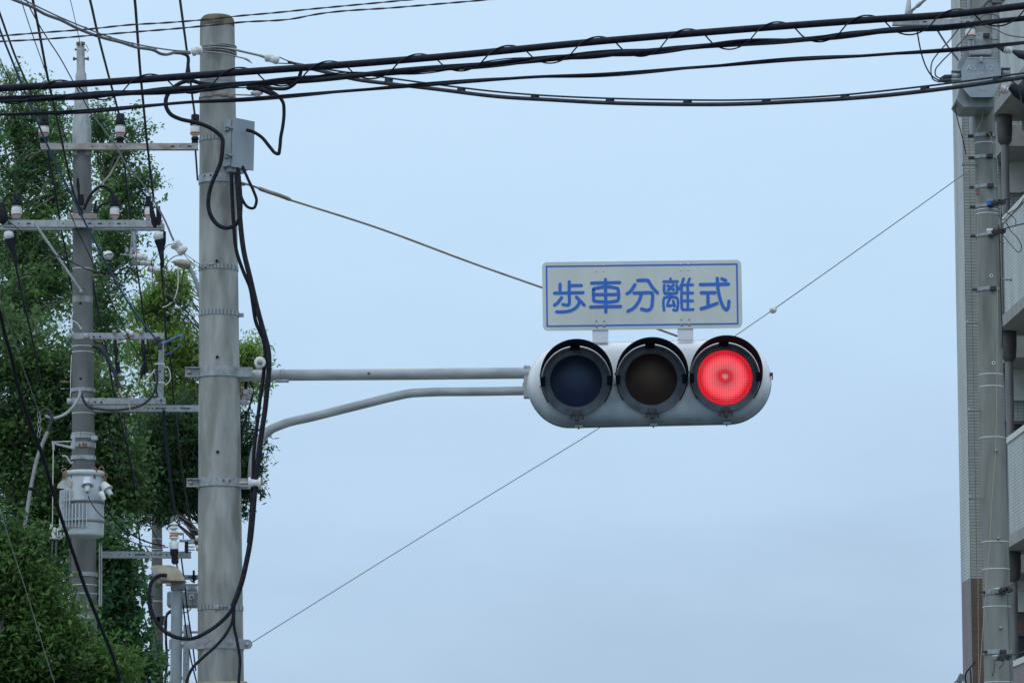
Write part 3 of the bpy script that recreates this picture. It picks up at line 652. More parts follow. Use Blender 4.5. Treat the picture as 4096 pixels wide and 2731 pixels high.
# cables around the thick pole (the distance brings them in front of or beside the shaft)
yf = 20.6 - .12
G1 = 'black cables looped round the thick concrete pole'
cable('signal_cable', 'heavy black cable bundle hanging down the right side of the thick pole past both arms', 'cable',
      [(948, 690), (955, 800), (962, 900), (976, 1010), (1000, 1110), (1028, 1230), (1055, 1330), (1073, 1400), (1076, 1470), (1068, 1560), (1060, 1640), (1048, 1720), (1037, 1800), (1026, 1900), (1018, 1980), (1010, 2080), (1000, 2170), (985, 2250), (966, 2330), (945, 2390), (930, 2425)],
      20.42, 20.42, 21, 'rubber', G1)
cable('signal_cable', 'second black cable bowing out beside the heavy bundle above the upper arm', 'cable',
      [(925, 690), (928, 780), (935, 900), (945, 1000), (975, 1090), (1000, 1150), (1012, 1220), (1024, 1290), (1050, 1350), (1060, 1400), (1055, 1490), (1040, 1600), (1028, 1700), (1016, 1800), (1012, 1920), (1004, 2060), (994, 2170)],
      20.44, 20.44, 15, 'rubber', G1)
cable('signal_cable', 'long black loop from under the thick pole bands round to the grey box underside', 'cable',
      [(870, 341, 20.50), (799, 333, 20.47), (765, 324), (722, 333), (687, 359), (667, 387), (664, 425), (680, 455), (722, 477), (765, 487), (822, 503), (862, 526), (889, 555), (890, 592), (882, 650), (865, 693), (845, 741), (834, 793), (834, 830), (848, 872), (880, 905), (908, 912), (937, 902), (957, 879), (962, 840), (960, 760), (952, 680)],
      20.44, 20.44, 17, 'rubber', G1)
cable('signal_cable', 'black cable hanging right of the grey box with a sharp bend back into its side', 'cable',
      [(1020, 350), (1066, 359), (1109, 382), (1132, 410), (1136, 448), (1132, 500), (1123, 550), (1118, 600), (1114, 616), (1104, 614), (1080, 589), (1046, 549), (1010, 527), (985, 520)], 20.48, 20.50, 14, 'rubber', G1)
cable('signal_cable', 'short black cable curving up from the brown insulator to the overhead trunk', 'cable',
      [(1010, 348), (1037, 346), (1109, 356), (1152, 353), (1184, 330), (1200, 300), (1206, 270)], 20.48, 20.3, 15, 'rubber', G1)
cable('signal_cable', 'narrow black teardrop loop below the grey box', 'cable',
      [(970, 665), (994, 721), (1014, 764), (1026, 807), (1014, 833), (994, 830), (971, 802), (960, 764), (954, 707), (950, 670)], 20.48, 20.46, 12, 'rubber', G1)
cable('signal_cable', 'black cable sweeping left in a wide hanging curve to the beige lamp head', 'cable',
      [(945, 2395), (925, 2440), (885, 2485), (830, 2525), (770, 2552), (715, 2550), (660, 2525), (622, 2480), (600, 2420), (598, 2360), (610, 2320), (640, 2300), (668, 2300)], 20.42, 20.4, 15.5, 'rubber', G1)
cable('signal_cable', 'black cable crossing the pole foot down to its lower left', 'cable',
      [(935, 2420), (930, 2480), (900, 2540), (860, 2585), (810, 2630), (770, 2670), (748, 2720), (742, 2790)], 20.42, 20.40, 12, 'rubber', G1)
cable('signal_cable', 'black cable dropping straight down over the pole strap', 'cable',
      [(937, 2420), (936, 2500), (950, 2570), (960, 2640), (956, 2710), (952, 2790)], 20.42, 20.44, 12, 'rubber', G1)
cable('cable_riser', 'black covered wire running from the trunk cable up to the thick pole top insulator', 'cable',
      [(700, 212), (725, 214), (750, 225), (752, 262), (748, 300), (757, 335)], 20.35, 20.4, 14, 'cable_slate')

# support rod from the clamp to the signal
rd = thing('tie_rod', 'brownish steel tie rod sloping from the pole clamp down behind the sign', 'rod', P(985, 735, 20.5))
mb = MB(); mb.tube(path([(965, 731), (1000, 741), (1035, 753)], 20.52, 20.56), 4.5 * S(20.5), 8); mb.tube(path([(1160, 800), (1500, 908), (1900, 1056), (2168, 1150), (2480, 1258), (2640, 1319), (2715, 1346), (2760, 1362)], 20.6, 20.6), 4.4 * S(20.5), 8); mb.build('rod', M['rod'], rd)
mb = MB(); mb.tube(path([(1030, 751), (1050, 759), (1150, 794), (1165, 801)], 20.56, 20.6, 3), [3 * S(20.5), 7.5 * S(20.5)] + [8.5 * S(20.5)] * 5 + [8 * S(20.5), 7 * S(20.5), 4 * S(20.5)], 8); mb.build('turnbuckle', M['rod'], rd)
mb = MB(); mb.box(P(970, 737, 20.55), .03, .02, .016, None, .003); mb.build('anchor', M['galvanised'], rd)
# thin span wire with ball insulator
sw = thing('span_wire', 'thin steel span wire with a ball insulator, rising behind the signal to the right pole', 'wire', P(1005, 2568, 20.6))
YA, YB = 20.6, 42.0
mb = MB(); mb.tube(path([(994, 2576), (1300, 2385), (1700, 2137), (2100, 1893), (2395, 1712), (2650, 1540), (2930, 1350), (3080, 1247)], YA, 33.5), [.0028 + .0018 * i / 35 for i in range(36)], 6)
mb.tube(path([(3104, 1230), (3300, 1092), (3500, 950), (3700, 808), (3890, 672)], 33.8, 41.6), .0052, 6); mb.build('wire', M['strand'], sw)
mb = MB(); c0 = P(3092, 1239, 33.6); d0 = (P(3104, 1230, 33.8) - P(3080, 1247, 33.4)).normalized(); mb.lathe(c0 - d0 * .034, d0, [(0, .006), (.004, .020), (.018, .031), (.03, .026), (.036, .026), (.05, .031), (.064, .020), (.068, .006)], 16); mb.build('ball_insulator', M['porcelain'], sw)

# ------------------------------------------------------------------ overhead trunk cables
OY = 17.0
def twisted(label, pts, wpx, per, mat, group):
    q = catmull([(p[0], p[1]) for p in pts], 10); L = 0; A = []; B = []; s0 = S(OY) ; out_ = []
    xs = np.array([c[0] for c in q]); ys = np.array([c[1] for c in q])
    x = xs[0]; rr = wpx * .27 * s0; of = wpx * .23
    while x <= xs[-1]:
        y = float(np.interp(x, xs, ys)); ph = 2 * math.pi * x / per
        base = P(x, y, OY); a = Vector((0, math.sin(ph), math.cos(ph))) * (of * s0)
        A.append(base + a); B.append(base - a); x += per / 14
    mb = MB(); mb.tube(A, rr, 6); mb.tube(B, rr, 6); o = mb.build('twisted_wire', M[mat], origin=A[0]); o['label'] = label; o['category'] = 'wire'; o['group'] = group
w1 = [(-3500, 420), (-400, 175), (0, 145), (175, 131), (351, 118), (526, 100), (650, 93), (805, 81), (966, 64), (1080, 54), (1250, 37), (1620, 2), (2200, -60), (5200, -420)]
w2 = [(-3500, 430), (-400, 190), (0, 167), (175, 158), (351, 144), (526, 130), (700, 116), (805, 106), (966, 90), (1180, 75), (1250, 61), (1600, 30), (1950, 0), (2400, -45), (5200, -380)]
twisted('upper of the two thin twisted wines across the top left'.replace('wines', 'wires'), w1, 8.5, 150, 'cable_purple', 'thin twisted wires across the top of the thick pole')
twisted('lower of the two thin twisted wires across the top left', w2, 8.5, 160, 'cable_purple', 'thin twisted wires across the top of the thick pole')
W4 = [(-3800, 470), (-500, 380), (0, 354), (351, 334), (650, 313), (966, 289), (1250, 269), (1741, 230), (2400, 166), (2900, 124), (3500, 79), (3800, 59), (4096, 24), (4600, -30), (8200, -560)]
W5 = [(-3800, 505), (-500, 415), (0, 399), (351, 384), (700, 361), (966, 338), (1250, 317), (1500, 296), (1800, 270), (2100, 245), (2400, 217), (2700, 200), (3000, 172), (3300, 148), (3500, 130), (3800, 110), (4096, 74), (4600, 20), (8200, -510)]
W6 = [(-3800, 570), (-500, 480), (0, 457), (351, 446), (700, 415), (966, 400), (1250, 376), (1500, 354), (1741, 336), (2100, 312), (2400, 301), (2800, 268), (3150, 240), (3500, 222), (3800, 201), (4096, 171), (4600, 115), (8200, -400)]
def interp(W, x):
    xs = [p[0] for p in W]; ys = [p[1] for p in W]; return float(np.interp(x, xs, ys))
def smoothW(W):
    q = catmull(W, 8); return [(c[0], c[1]) for c in q]
W4s, W5s, W6s = smoothW(W4), smoothW(W5), smoothW(W6)
cable('trunk_cable', 'thickest black trunk cable, highest of the heavy overhead lines', 'cable', W4, OY, OY, 29, 'cable_black', n=14)
t5 = thing('cable_bundle', 'black bundle of several cables just under the thickest trunk cable', 'cable', P(0, 399, OY))
def wavy(W, amp, per, ph, dy=0, x0=-3800, x1=8200, st=30, wob=0):
    o = []; x = x0
    while x <= x1:
        y = interp(W, x) + dy + amp * math.sin(2 * math.pi * x / per + ph) + wob * math.sin(x / 97.0 + ph * 3)
        o.append(P(x, y, OY + (0.02 * math.cos(2 * math.pi * x / per + ph)))); x += st
    return o
for amp, per, ph, w_, wob in ((3.5, 1010, 0.3, 22, 1.5), (10, 860, 2.0, 12, 2.5), (11, 1180, 4.1, 9, 2), (13, 700, 5.2, 5, 3)):
    mb = MB(); mb.tube(wavy(W5s, amp, per, ph, 0, wob=wob), w_ / 2 * S(OY), 8); mb.build('strand', M['cable_black'], t5)
# lashing wire that winds round both
pts = []; x = -3700
while x < 8100:
    ph = 2 * math.pi * (x - 1312) / 358.5; m_ = (interp(W4s, x) + interp(W5s, x)) / 2; A_ = (interp(W5s, x) - interp(W4s, x)) / 2 + 19
    pts.append(P(x, m_ - A_ * math.copysign(abs(math.cos(ph)) ** .75, math.cos(ph)), OY + .030 * math.sin(ph))); x += 358.5 / 26
mb = MB(); mb.tube(pts, 3.2 * S(OY), 6); o = mb.build('lashing_wire', M['cable_black'], origin=pts[0]); o['label'] = 'thin black wire winding round the trunk cable and the bundle beneath'; o['category'] = 'wire'
t6 = thing('cable_pair', 'pair of thinner black cables loosely twisted below the bundle, third line down', 'cable', P(0, 457, OY))
for amp, per, ph, w_ in ((3, 1400, .4, 13), (6.5, 1400, 2.9, 7)):
    mb = MB(); mb.tube(wavy(W6s, amp, per, ph, 0), w_ / 2 * S(OY), 8); mb.build('strand', M['cable_black'], t6)
# suspended cable on the right of the pole
W7 = [(1190, 262), (1306, 290), (1420, 318), (1560, 336), (1741, 357), (2000, 388), (2200, 400), (2400, 411), (2700, 418), (2950, 417), (3200, 406), (3400, 394), (3500, 386), (3740, 360), (4096, 310), (4600, 235), (8200, -520)]
W7m = [(1165, 252), (1306, 278), (1500, 305), (1741, 338), (2000, 369), (2200, 384), (2400, 393), (2700, 400), (2950, 401), (3200, 392), (3400, 378), (3500, 368), (3740, 341), (4096, 293), (4600, 215), (8200, -545)]
t7 = thing('hung_cable', 'slate cable clipped under a messenger wire, sagging away right of the thick pole', 'cable', P(1190, 255, 20.4))
mb = MB(); mb.tube(path([(x, y, 20.4 - .00085 * min(x - 1190, 3410) - .00025 * max(x - 4600, 0)) for x, y in W7], 20.4, 17.5), 8.5 * S(19), 10); mb.build('cable', M['cable_slate'], t7)
mb = MB(); mb.tube(path([(x, y, 20.4 - .00085 * min(x - 1190, 3410) - .00025 * max(x - 4600, 0)) for x, y in W7m], 20.4, 17.5), 4 * S(19), 8); mb.build('messenger', M['cable_slate'], t7)
W7c, W7mc = smoothW(W7), smoothW(W7m)
for x in (1555, 1845, 2140, 2440, 2750, 3065, 3380, 3700, 3990):
    Yc = 20.4 - 2.9 * (x - 1190) / 3410; ya, yb_ = interp(W7mc, x), interp(W7c, x); mb = MB(); mb.box(P(x, (ya + yb_) / 2, Yc), 36 * S(19), .010, max(yb_ - ya, 8) * S(19) + .008, Matrix.Rotation(math.atan2(interp(W7c, x - 30) - interp(W7c, x + 30), 60) * -1, 3, 'Y'), .002); mb.build('hanger', M['cable_slate'], t7)
# grey cable from upper left
W3 = [(-2600, -1750), (-300, -180), (-100, -70), (60, 2), (128, 29), (180, 58), (245, 82), (300, 110), (383, 143), (430, 157), (480, 169), (545, 190), (620, 204), (640, 215), (665, 219), (700, 211), (760, 213)]
W3m = [(-2600, -1765), (-300, -190), (-60, -80), (95, 0), (240, 70), (340, 112), (440, 150), (620, 192), (700, 203), (760, 207)]
t3 = thing('hung_cable', 'grey wavy cable and messenger wire falling from the upper left corner to the thick pole', 'cable', P(760, 210, 20.4))
mb = MB(); mb.tube(path([(x, y, 20.35 - (760 - x) * .0017) for x, y in W3[::-1]], 20.35, 18.5), 6.5 * S(19.5), 10); mb.build('cable', M['cable_grey'], t3)
mb = MB(); mb.tube(path([(x, y, 20.35 - (760 - x) * .0017) for x, y in W3m[::-1]], 20.35, 18.5), 3.2 * S(19.5), 8); mb.build('messenger', M['cable_grey'], t3)
for x, y in ((242, 74), (342, 113), (438, 150), (530, 176), (620, 197)):
    mb = MB(); mb.box(P(x, y + 1, 19.6), 12 * S(19.6), .008, 12 * S(19.6), Matrix.Rotation(R(20), 3, 'Y'), .001); mb.build('hanger', M['cable_grey'], t3)

# wire wraps at the pole top
ws = thing('wire_wrap', 'grey stay wires wrapped in turns round the top of the thick concrete pole', 'wire', P(869, 210, 20.6))
for dy, k0 in ((-12, 0), (-3, 1), (6, 2), (12, 3)):
    c, r = MP.at(205 + dy); mb = MB(); ring = []
    for k in range(33):
        a = 2 * math.pi * k / 32 + .6; ring.append(Vector((c.x + math.cos(a) * (r + .006), c.y + math.sin(a) * (r + .006), c.z + .006 * math.cos(a + k0))))
    mb.tube(ring, .0042, 6, False); mb.build('turn', M['strand'], ws)
r_ = .004
mb = MB(); mb.tube(path([(800, 196), (860, 190), (920, 196), (975, 208), (1010, 216), (1050, 226), (1060, 230)], 20.50, 20.45), [.004] * 10 + [.0065] * 14 + [.0075] * 7, 8); mb.tube(path([(810, 206), (900, 216), (950, 228), (990, 240), (1008, 254)], 20.50, 20.45), [.004] * 14 + [.006] * 4 + [.003] * 3, 8); mb.build('wire_end', M['strand'], ws)
def clevis(label, c, ax_, r, L, Y, grp='white guy insulators at the thick pole'):
    o = thing('guy_insulator', label, 'insulator', c, grp); mb = MB(); d = ax_.normalized()
    mb.lathe(c - d * L / 2, d, [(0, r * .45), (L * .08, r * .95), (L * .25, r), (L * .42, r * .62), (L * .55, r * .55), (L * .62, r * .9), (L * .85, r), (L * .97, r * .85), (L, r * .35)], 16)
    up_ = d.cross(Vector((0, 1, 0))).normalized()
    mb.box(c - d * L * .1 + up_ * r * .55, L * .6, r * .8, r * .6, Matrix((d, Vector((0, 1, 0)), up_)).transposed(), r * .15); mb.box(c + d * L * .12 - up_ * r * .5, L * .55, r * .9, r * .6, Matrix((d, Vector((0, 1, 0)), up_)).transposed(), r * .15)
    mb.build('body', M['porcelain'], o); return o
clevis('white guy insulator at the left of the thick pole top wraps', P(788, 205, 20.42), Vector((1, 0, .25)), .024, .060, 20.42)
clevis('white guy insulator right of the thick pole top on the sagging cable', P(1088, 236, 20.42), Vector((1, 0, -.28)), .024, .075, 20.42)
mb = MB(); mb.tube(path([(1114, 228), (1150, 244), (1180, 254)], 20.42), .003, 6); mb.tube(path([(1112, 254), (1150, 255), (1185, 256)], 20.42), .003, 6); mb.tube(path([(1150, 247), (1180, 255), (1220, 262)], 20.42), [.004] + [.007] * 9 + [.005], 8); mb.build('wire_end', M['cable_slate'], t7)
# bracket with small insulator under the trunks
bi = thing('pin_insulator', 'small white cup insulator on a thin bar right of the thick concrete pole', 'insulator', P(1027, 385, 20.45))
mb = MB(); mb.lathe(P(1027, 392, 20.45), (0, 0, 1), [(0, .010), (.012, .012), (.018, .028), (.026, .034), (.032, .026), (.036, .020), (.05, .016)], 20); mb.build('body', M['porcelain'], bi)
mb = MB(); mb.tube([P(825, 376, 20.42), P(1020, 382, 20.45), P(1040, 383, 20.45)], .004, 6); mb.tube([P(1027, 400, 20.45), P(1027, 385, 20.45)], .007, 8); mb.box(P(838, 382, 20.43), .03, .03, .02, None, .003); mb.box(P(895, 380, 20.42), .035, .03, .018, None, .003); mb.box(P(925, 384, 20.44), .03, .03, .02, None, .003); mb.build('support_bar', M['rod'], bi)
mb = MB(); mb.tube(path([(985, 352), (1030, 354), (1080, 372), (1110, 385)], 20.43), [.006] + [.013] * 10 + [.012] * 5, 10); mb.build('cap', M['rubber'], bi)

# ------------------------------------------------------------------ left utility pole (transformer pole)
LP = Pole((328, 600, 72), (336, 2400, 101), 43.0); s_ = S(43.0)
lp = thing('utility_pole', 'concrete power pole with a pale metal top extension before the left trees', 'pole', LP.at_z(0)[0])
mb = MB(); LP.shaft(mb, LP.z(600), 32); mb.build('shaft', M['old_concrete'], lp)
mb = MB(); prof = [(600, 37), (577, 38), (540, 38.5), (505, 38), (470, 31), (390, 28), (330, 23), (300, 22), (285, 17), (210, 16.5), (208, 16.5), (180, 16.5), (178, 14), (170, 13), (168, 12), (168, 0)]
zb = LP.z(600); xc = LP.at(600)[0]
top = P(322, 168, 43.0); pr = [((LP.z(y) - zb), r * s_) for y, r in prof]
axd = (top - Vector((xc.x, 43.0, zb))); mb.lathe((xc.x, 43.0, zb), axd, [(d * 1.0, r) for d, r in pr], 28); tpx = mb.build('metal_top', M['dull_zinc'], lp)
mb = MB(); LP.band(mb, 592, 24, .012); 
for sx in (-24, 24): mb.box(LP.front(612, sx, .0), 22 * s_, .03, 30 * s_, None, .01)
mb.build('top_clamp', M['dull_zinc'], lp)
mb = MB(); mb.tube([P(299, 199, 43), P(345, 201, 43)], .012, 8); mb.tube([P(296, 236, 43), P(354, 236, 43)], .012, 8); mb.tube([P(350, 236, 43), P(355, 236, 43)], .022, 8); mb.tube([P(292, 236, 43), P(300, 236, 43)], .02, 8); mb.tube([P(312, 170, 42.95), P(312, 180, 42.95)], .02, 8); mb.tube([P(333, 170, 42.95), P(333, 180, 42.95)], .02, 8); mb.build('step_bolt', M['rust'], tpx)
mb = MB(); mb.tube(path([(342, 180), (350, 190), (352, 205), (345, 211)], 42.95), .004, 5); mb.tube(path([(296, 425), (280, 432), (272, 445)], 42.9), .009, 6); mb.tube(path([(360, 425), (372, 430), (380, 442)], 42.9), .009, 6); mb.build('hook', M['rod'], tpx)
for y in (1077, 1387, 1410, 1655, 1735, 2340, 2375, 2520):
    mb = MB(); LP.band(mb, y, 3.5, .003); mb.build('steel_tie', M['porcelain'], lp)
for y, h in ((902, 40), (1562, 16), (1748, 18), (1782, 22), (1832, 18), (2298, 18), (2430, 16), (2470, 16)):
    mb = MB(); LP.band(mb, y, h * .9, .012); mb.build('pole_band', M['dull_zinc' if h < 30 else 'galvanised'], lp)
mb = MB(); LP.band(mb, 1200, 24, .0012); mb.build('pale_patch', M['pole_concrete'], lp)
for y in (1220, 1520):
    mb = MB(); mb.lathe(LP.front(y, -5, .001), (0, -1, 0), [(0, .014), (.003, .014), (.003, 0)], 10); mb.build('bolt_hole', M['dark_hole'], lp)
mb = MB(); mb.tube([P(368, 1102, 42.9), P(412, 1102, 42.9)], .009, 8); mb.tube([P(240, 1528, 42.9), P(285, 1528, 42.9)], .009, 8); mb.tube([P(385, 1367, 42.9), P(415, 1367, 42.9)], .009, 8); mb.build('step_bolt', M['rust'], lp)
mb = MB(); mb.tube(path([(292, 1245), (284, 1290), (286, 1320), (300, 1340), (335, 1347)], 42.8), .006, 6); mb.tube(path([(287, 1282), (305, 1290), (322, 1310)], 42.8), .006, 6); mb.lathe(P(324, 1312, 42.8), (0, -1, 0), [(0, .012), (.004, .012), (.004, .006), (0, .006)], 12); mb.tube(path([(286, 1420), (283, 1500), (282, 1590)], 42.85), .005, 5); mb.build('ground_wire', M['cable_white'], lp)
# crossarms
def channel(x0, x1, y0, y1, Y, d=.06):
    a, b = P(x0, y1, Y), P(x1, y0, Y); return a, b
def crossarm(label, x0, x1, ya, yb, Y, mat, slots=(), holes=(), extra=None, dep=.075, grp=None):
    grp = grp or lp
    a, b = P(x0, yb, Y), P(x1, ya, Y)
    mb = MB(); h = b.z - a.z; L_ = b.x - a.x; cx_ = (a.x + b.x) / 2
    mb.box((cx_, Y, (a.z + b.z) / 2), L_, .006, h); mb.box((cx_, Y + dep / 2, b.z - .003), L_, dep - .006, .006); mb.box((cx_, Y + dep / 2, a.z + .003), L_, dep - .006, .006)
    o = mb.build('crossarm', M[mat], grp, label=label)
    if slots or holes:
        mb = MB()
        for x in slots: p = P(x, (ya + yb) / 2, Y - .005); mb.box(p, 15 * S(Y), .006, 4 * S(Y))
        for x in holes: mb.lathe(P(x, (ya + yb) / 2, Y - .003), (0, -1, 0), [(0, 2.6 * S(Y)), (.004, 2.6 * S(Y)), (.004, 0)], 8)
        mb.build('slot', M['dark_hole'], o)
    return o
crossarm('rusty pale crossarm at the top of the left power pole reaching behind the thick pole', 160, 792, 573, 598, 42.85, 'rusty_arm', (690, 758), (267, 370, 428, 481, 720))
ca2 = crossarm('long galvanised double crossarm at mid height of the left power pole', 12, 650, 880, 908, 42.80, 'dull_zinc', (39, 115, 358, 400, 476), (76, 253, 438, 501))
mb = MB(); a, b = P(2, 922, 43.2), P(652, 909, 43.2); mb.box(((a.x + b.x) / 2, 43.2, (a.z + b.z) / 2), b.x - a.x, .07, b.z - a.z, None, .004); mb.box(P(648, 910, 43.1), .05, .12, .075, None, .004); mb.build('back_beam', M['dull_zinc'], ca2)
mb = MB(); mb.box(P(328, 867, 42.85), 120 * s_, .04, 22 * s_, None, .006); mb.build('pole_clamp', M['rusty_arm'], ca2)
mb = MB(); mb.tube([P(140, 895, 42.74), P(324, 1163, 42.83)], 5.5 * s_, 10); mb.lathe(P(324, 1166, 42.82), (0, -1, 0), [(0, .02), (.01, .018), (.01, 0)], 10); mb.build('brace', M['dull_zinc'], ca2)
mb = MB(); mb.tube([P(498, 590, 42.95), P(440, 700, 42.98), P(398, 745, 43.0), P(352, 835, 43.05)], 4.5 * s_, 8); o = mb.build('brace_rod', M['rusty_arm'], origin=P(352, 835, 43.05)); o['label'] = 'rusty diagonal rod under the topmost crossarm of the left power pole'; o['category'] = 'rod'
mb = MB()
for x0, x1, ya, yb in ((268, 657, 1333, 1358), (268, 662, 1593, 1618)):
    a, b = P(x0, yb, 42.7), P(x1, ya, 42.7); mb.box(((a.x + b.x) / 2, 42.7, (a.z + b.z) / 2), b.x - a.x, .05, b.z - a.z, None, .004)
    for xx in (278, 345): mb.lathe(P(xx, (ya + yb) / 2, 42.66), (0, -1, 0), [(0, 11 * s_), (.02, 11 * s_), (.026, 6 * s_), (.026, 0)], 14)
a, b = P(631, 1618, 42.72), P(656, 1336, 42.72); mb.box(((a.x + b.x) / 2, 42.74, (a.z + b.z) / 2), b.x - a.x, .05, b.z - a.z - .002, None, .004)
fr = mb.build('bracket_frame', M['galvanised'], lp, label='square steel frame jutting right above the transformer')
for xx, yy in ((375, 1347), (400, 1347), (380, 1607), (405, 1607), (640, 1486), (645, 1600)):
    mb = MB(); mb.lathe(P(xx, yy, 42.66), (0, -1, 0), [(0, .012), (.012, .010), (.012, 0)], 8); mb.build('bolt', M['latch_black'], fr)
mb = MB(); 
for yy in (1457, 1532): mb.tube(path([(618, yy), (625, yy - 2), (660, yy)], 42.68, k=2), .008, 6)
mb.build('steel_tie', M['porcelain'], fr)
crossarm('slotted galvanised arm just under the steel frame, running right behind the thick pole', 373, 795, 1620, 1645, 42.95, 'galvanised', (630, 650, 730, 742, 754), (592, 610, 662, 697))
crossarm('lowest galvanised arm beside the transformer, holding the tall ribbed insulator', 408, 764, 2204, 2230, 42.95, 'galvanised', (548, 562, 576, 640), (518, 604, 622, 668, 705))

# pin insulators: white body, red band, black cover
def pin(label, x, ytop, ybot, w_, Y, cover=45, low=True):
    s1 = S(Y); c = P(x, ybot, Y); H = (ybot - ytop) * s1; o = thing('post_insulator', label, 'insulator', c, 'white post insulators with red bands on the power pole'); r = w_ / 2 * s1
    mb = MB(); mb.lathe(c, (0, 0, 1), [(0, r * .55), (6 * s1, r * .6), (7 * s1, r * .85), (10 * s1, r * .85), (11 * s1, r * .95), (16 * s1, r * 1.0), (16 * s1, r), (H * .78, r), (H * .84, r * .93), (H * .88, r * .75), (H * .92, r * .9), (H, r * .88)], 20); b = mb.build('body', M['porcelain'], o)
    mb = MB(); mb.lathe(c + Vector((0, 0, H * .25)), (0, 0, 1), [(0, r * 1.0), (0, r * 1.02), (6 * s1, r * 1.02), (6 * s1, r)], 20); mb.build('red_band', M['red_band'], b)
    mb = MB(); mb.lathe(c + Vector((0, 0, H)), (0, 0, 1), [(-.002, r * 1.0), (.0, r * 1.03), (cover * .25 * s1, r * 1.02), (cover * .4 * s1, r * .85), (cover * .95 * s1, r * .82), (cover * s1, r * .5), (cover * s1, 0)], 16); mb.tube([c + Vector((-r * .3, -r * .7, H + cover * .9 * s1)), c + Vector((r * .2, -r * 1.0, H + cover * .4 * s1))], r * .22, 6); mb.build('cover', M['rubber'], o)
    if low:
        mb = MB(); mb.lathe(c, (0, 0, -1), [(0, r * .55), (2 * s1, r * .75), (14 * s1, r * .75), (14 * s1, r * .6), (24 * s1, r * .7), (26 * s1, r * .7), (26 * s1, 0)], 16); mb.build('base', M['rubber'], o)
    return o
pin('white red-banded insulator at the left end of the topmost crossarm', 175, 503, 548, 42, 42.9, 48)
pin('white red-banded insulator at the middle of the topmost crossarm', 480, 500, 548, 40, 42.9, 48)
pin('white red-banded insulator half hidden behind the thick pole on the topmost crossarm', 780, 500, 548, 40, 42.9, 45)
pin('white red-banded insulator at the left end of the double crossarm', 66, 822, 876, 42, 42.95, 46, False)
pin('white red-banded insulator right of the shaft on the double crossarm', 458, 826, 878, 38, 42.95, 46, False)
pin('white red-banded insulator at the right end of the double crossarm', 592, 826, 878, 28, 42.95, 44, False)
# strain insulators hanging under the double crossarm
def strain(label, x, y, Y, lean=0):
    s1 = S(Y); c = P(x, y, Y); o = thing('strain_insulator', label, 'insulator', c, 'strain insulators hanging under the double crossarm')
    mb = MB(); mb.lathe(c, (0, -.25, -1), [(0, 8 * s1), (6 * s1, 19 * s1), (22 * s1, 21 * s1), (34 * s1, 14 * s1), (38 * s1, 6 * s1)], 18); mb.build('body', M['porcelain'], o)
    mb = MB(); mb.tube([P(x + 2, y + 30, Y), P(x + 8, y + 55, Y), P(x + 14 + lean, y + 90, Y), P(x + 20 + lean, y + 140, Y)], [20 * s1, 15 * s1, 10 * s1, 6 * s1], 12); mb.tube([P(x + 24, y - 4, Y), P(x + 24, y + 40, Y), P(x + 14, y + 75, Y)], 6 * s1, 8); mb.build('cover', M['rubber'], o)
    return o
strain('hanging white strain insulator with black sleeve at the far left arm end', 36, 926, 42.8, 8)
strain('hanging white strain insulator with black sleeve at the right arm end', 634, 930, 42.8, -2)
mb = MB(); s1 = S(42.7)
mb.tube([P(8, 812, 42.7), P(10, 850, 42.7), P(14, 880, 42.7), P(8, 896, 42.7)], [9 * s1, 18 * s1, 19 * s1, 8 * s1], 12); mb.tube(path([(66, 790), (50, 778), (32, 780), (18, 800), (12, 820)], 42.7), 4 * s1, 8)
o = mb.build('cable_sleeve', M['rubber'], origin=P(8, 812, 42.7)); o['label'] = 'black sleeve over the left end of the double crossarm'; o['category'] = 'sleeve'; o['group'] = 'black sleeves on the double crossarm'
mb = MB(); mb.tube([P(603, 808, 42.6), P(608, 850, 42.6), P(618, 890, 42.6), P(620, 910, 42.6)], [6 * s1, 10 * s1, 13 * s1, 6 * s1], 12); mb.tube([P(632, 826, 42.6), P(636, 870, 42.6), P(634, 900, 42.6)], [8 * s1, 11 * s1, 8 * s1], 10); mb.tube([P(548, 740, 42.65), P(602, 806, 42.65)], 4 * s1, 8)
o = mb.build('cable_sleeve', M['rubber'], origin=P(603, 808, 42.6)); o['label'] = 'double black sleeve over the right end of the double crossarm'; o['category'] = 'sleeve'; o['group'] = 'black sleeves on the double crossarm'
mb = MB(); mb.tube([P(311, 712, 42.6), P(312, 745, 42.6), P(316, 780, 42.6)], [4 * s1, 7 * s1, 4 * s1], 8); mb.tube([P(322, 780, 42.6), P(324, 820, 42.6)], 13 * s1, 10)
mb.tube(path([(335, 840), (345, 815), (375, 765), (405, 745), (430, 752), (450, 780), (455, 800)], 42.6), 6 * s1, 8); mb.tube(path([(383, 850), (400, 825), (440, 808)], 42.6), 5 * s1, 8); mb.tube([P(385, 805, 42.6), P(376, 850, 42.6)], 5 * s1, 8)
mb.tube([P(318, 830, 42.6), P(325, 860, 42.6)], 10 * s1, 8)
o = mb.build('jumper_cable', M['rubber'], origin=P(322, 800, 42.6)); o['label'] = 'black jumper leads arching from the shaft to the middle insulator on the double crossarm'; o['category'] = 'cable'
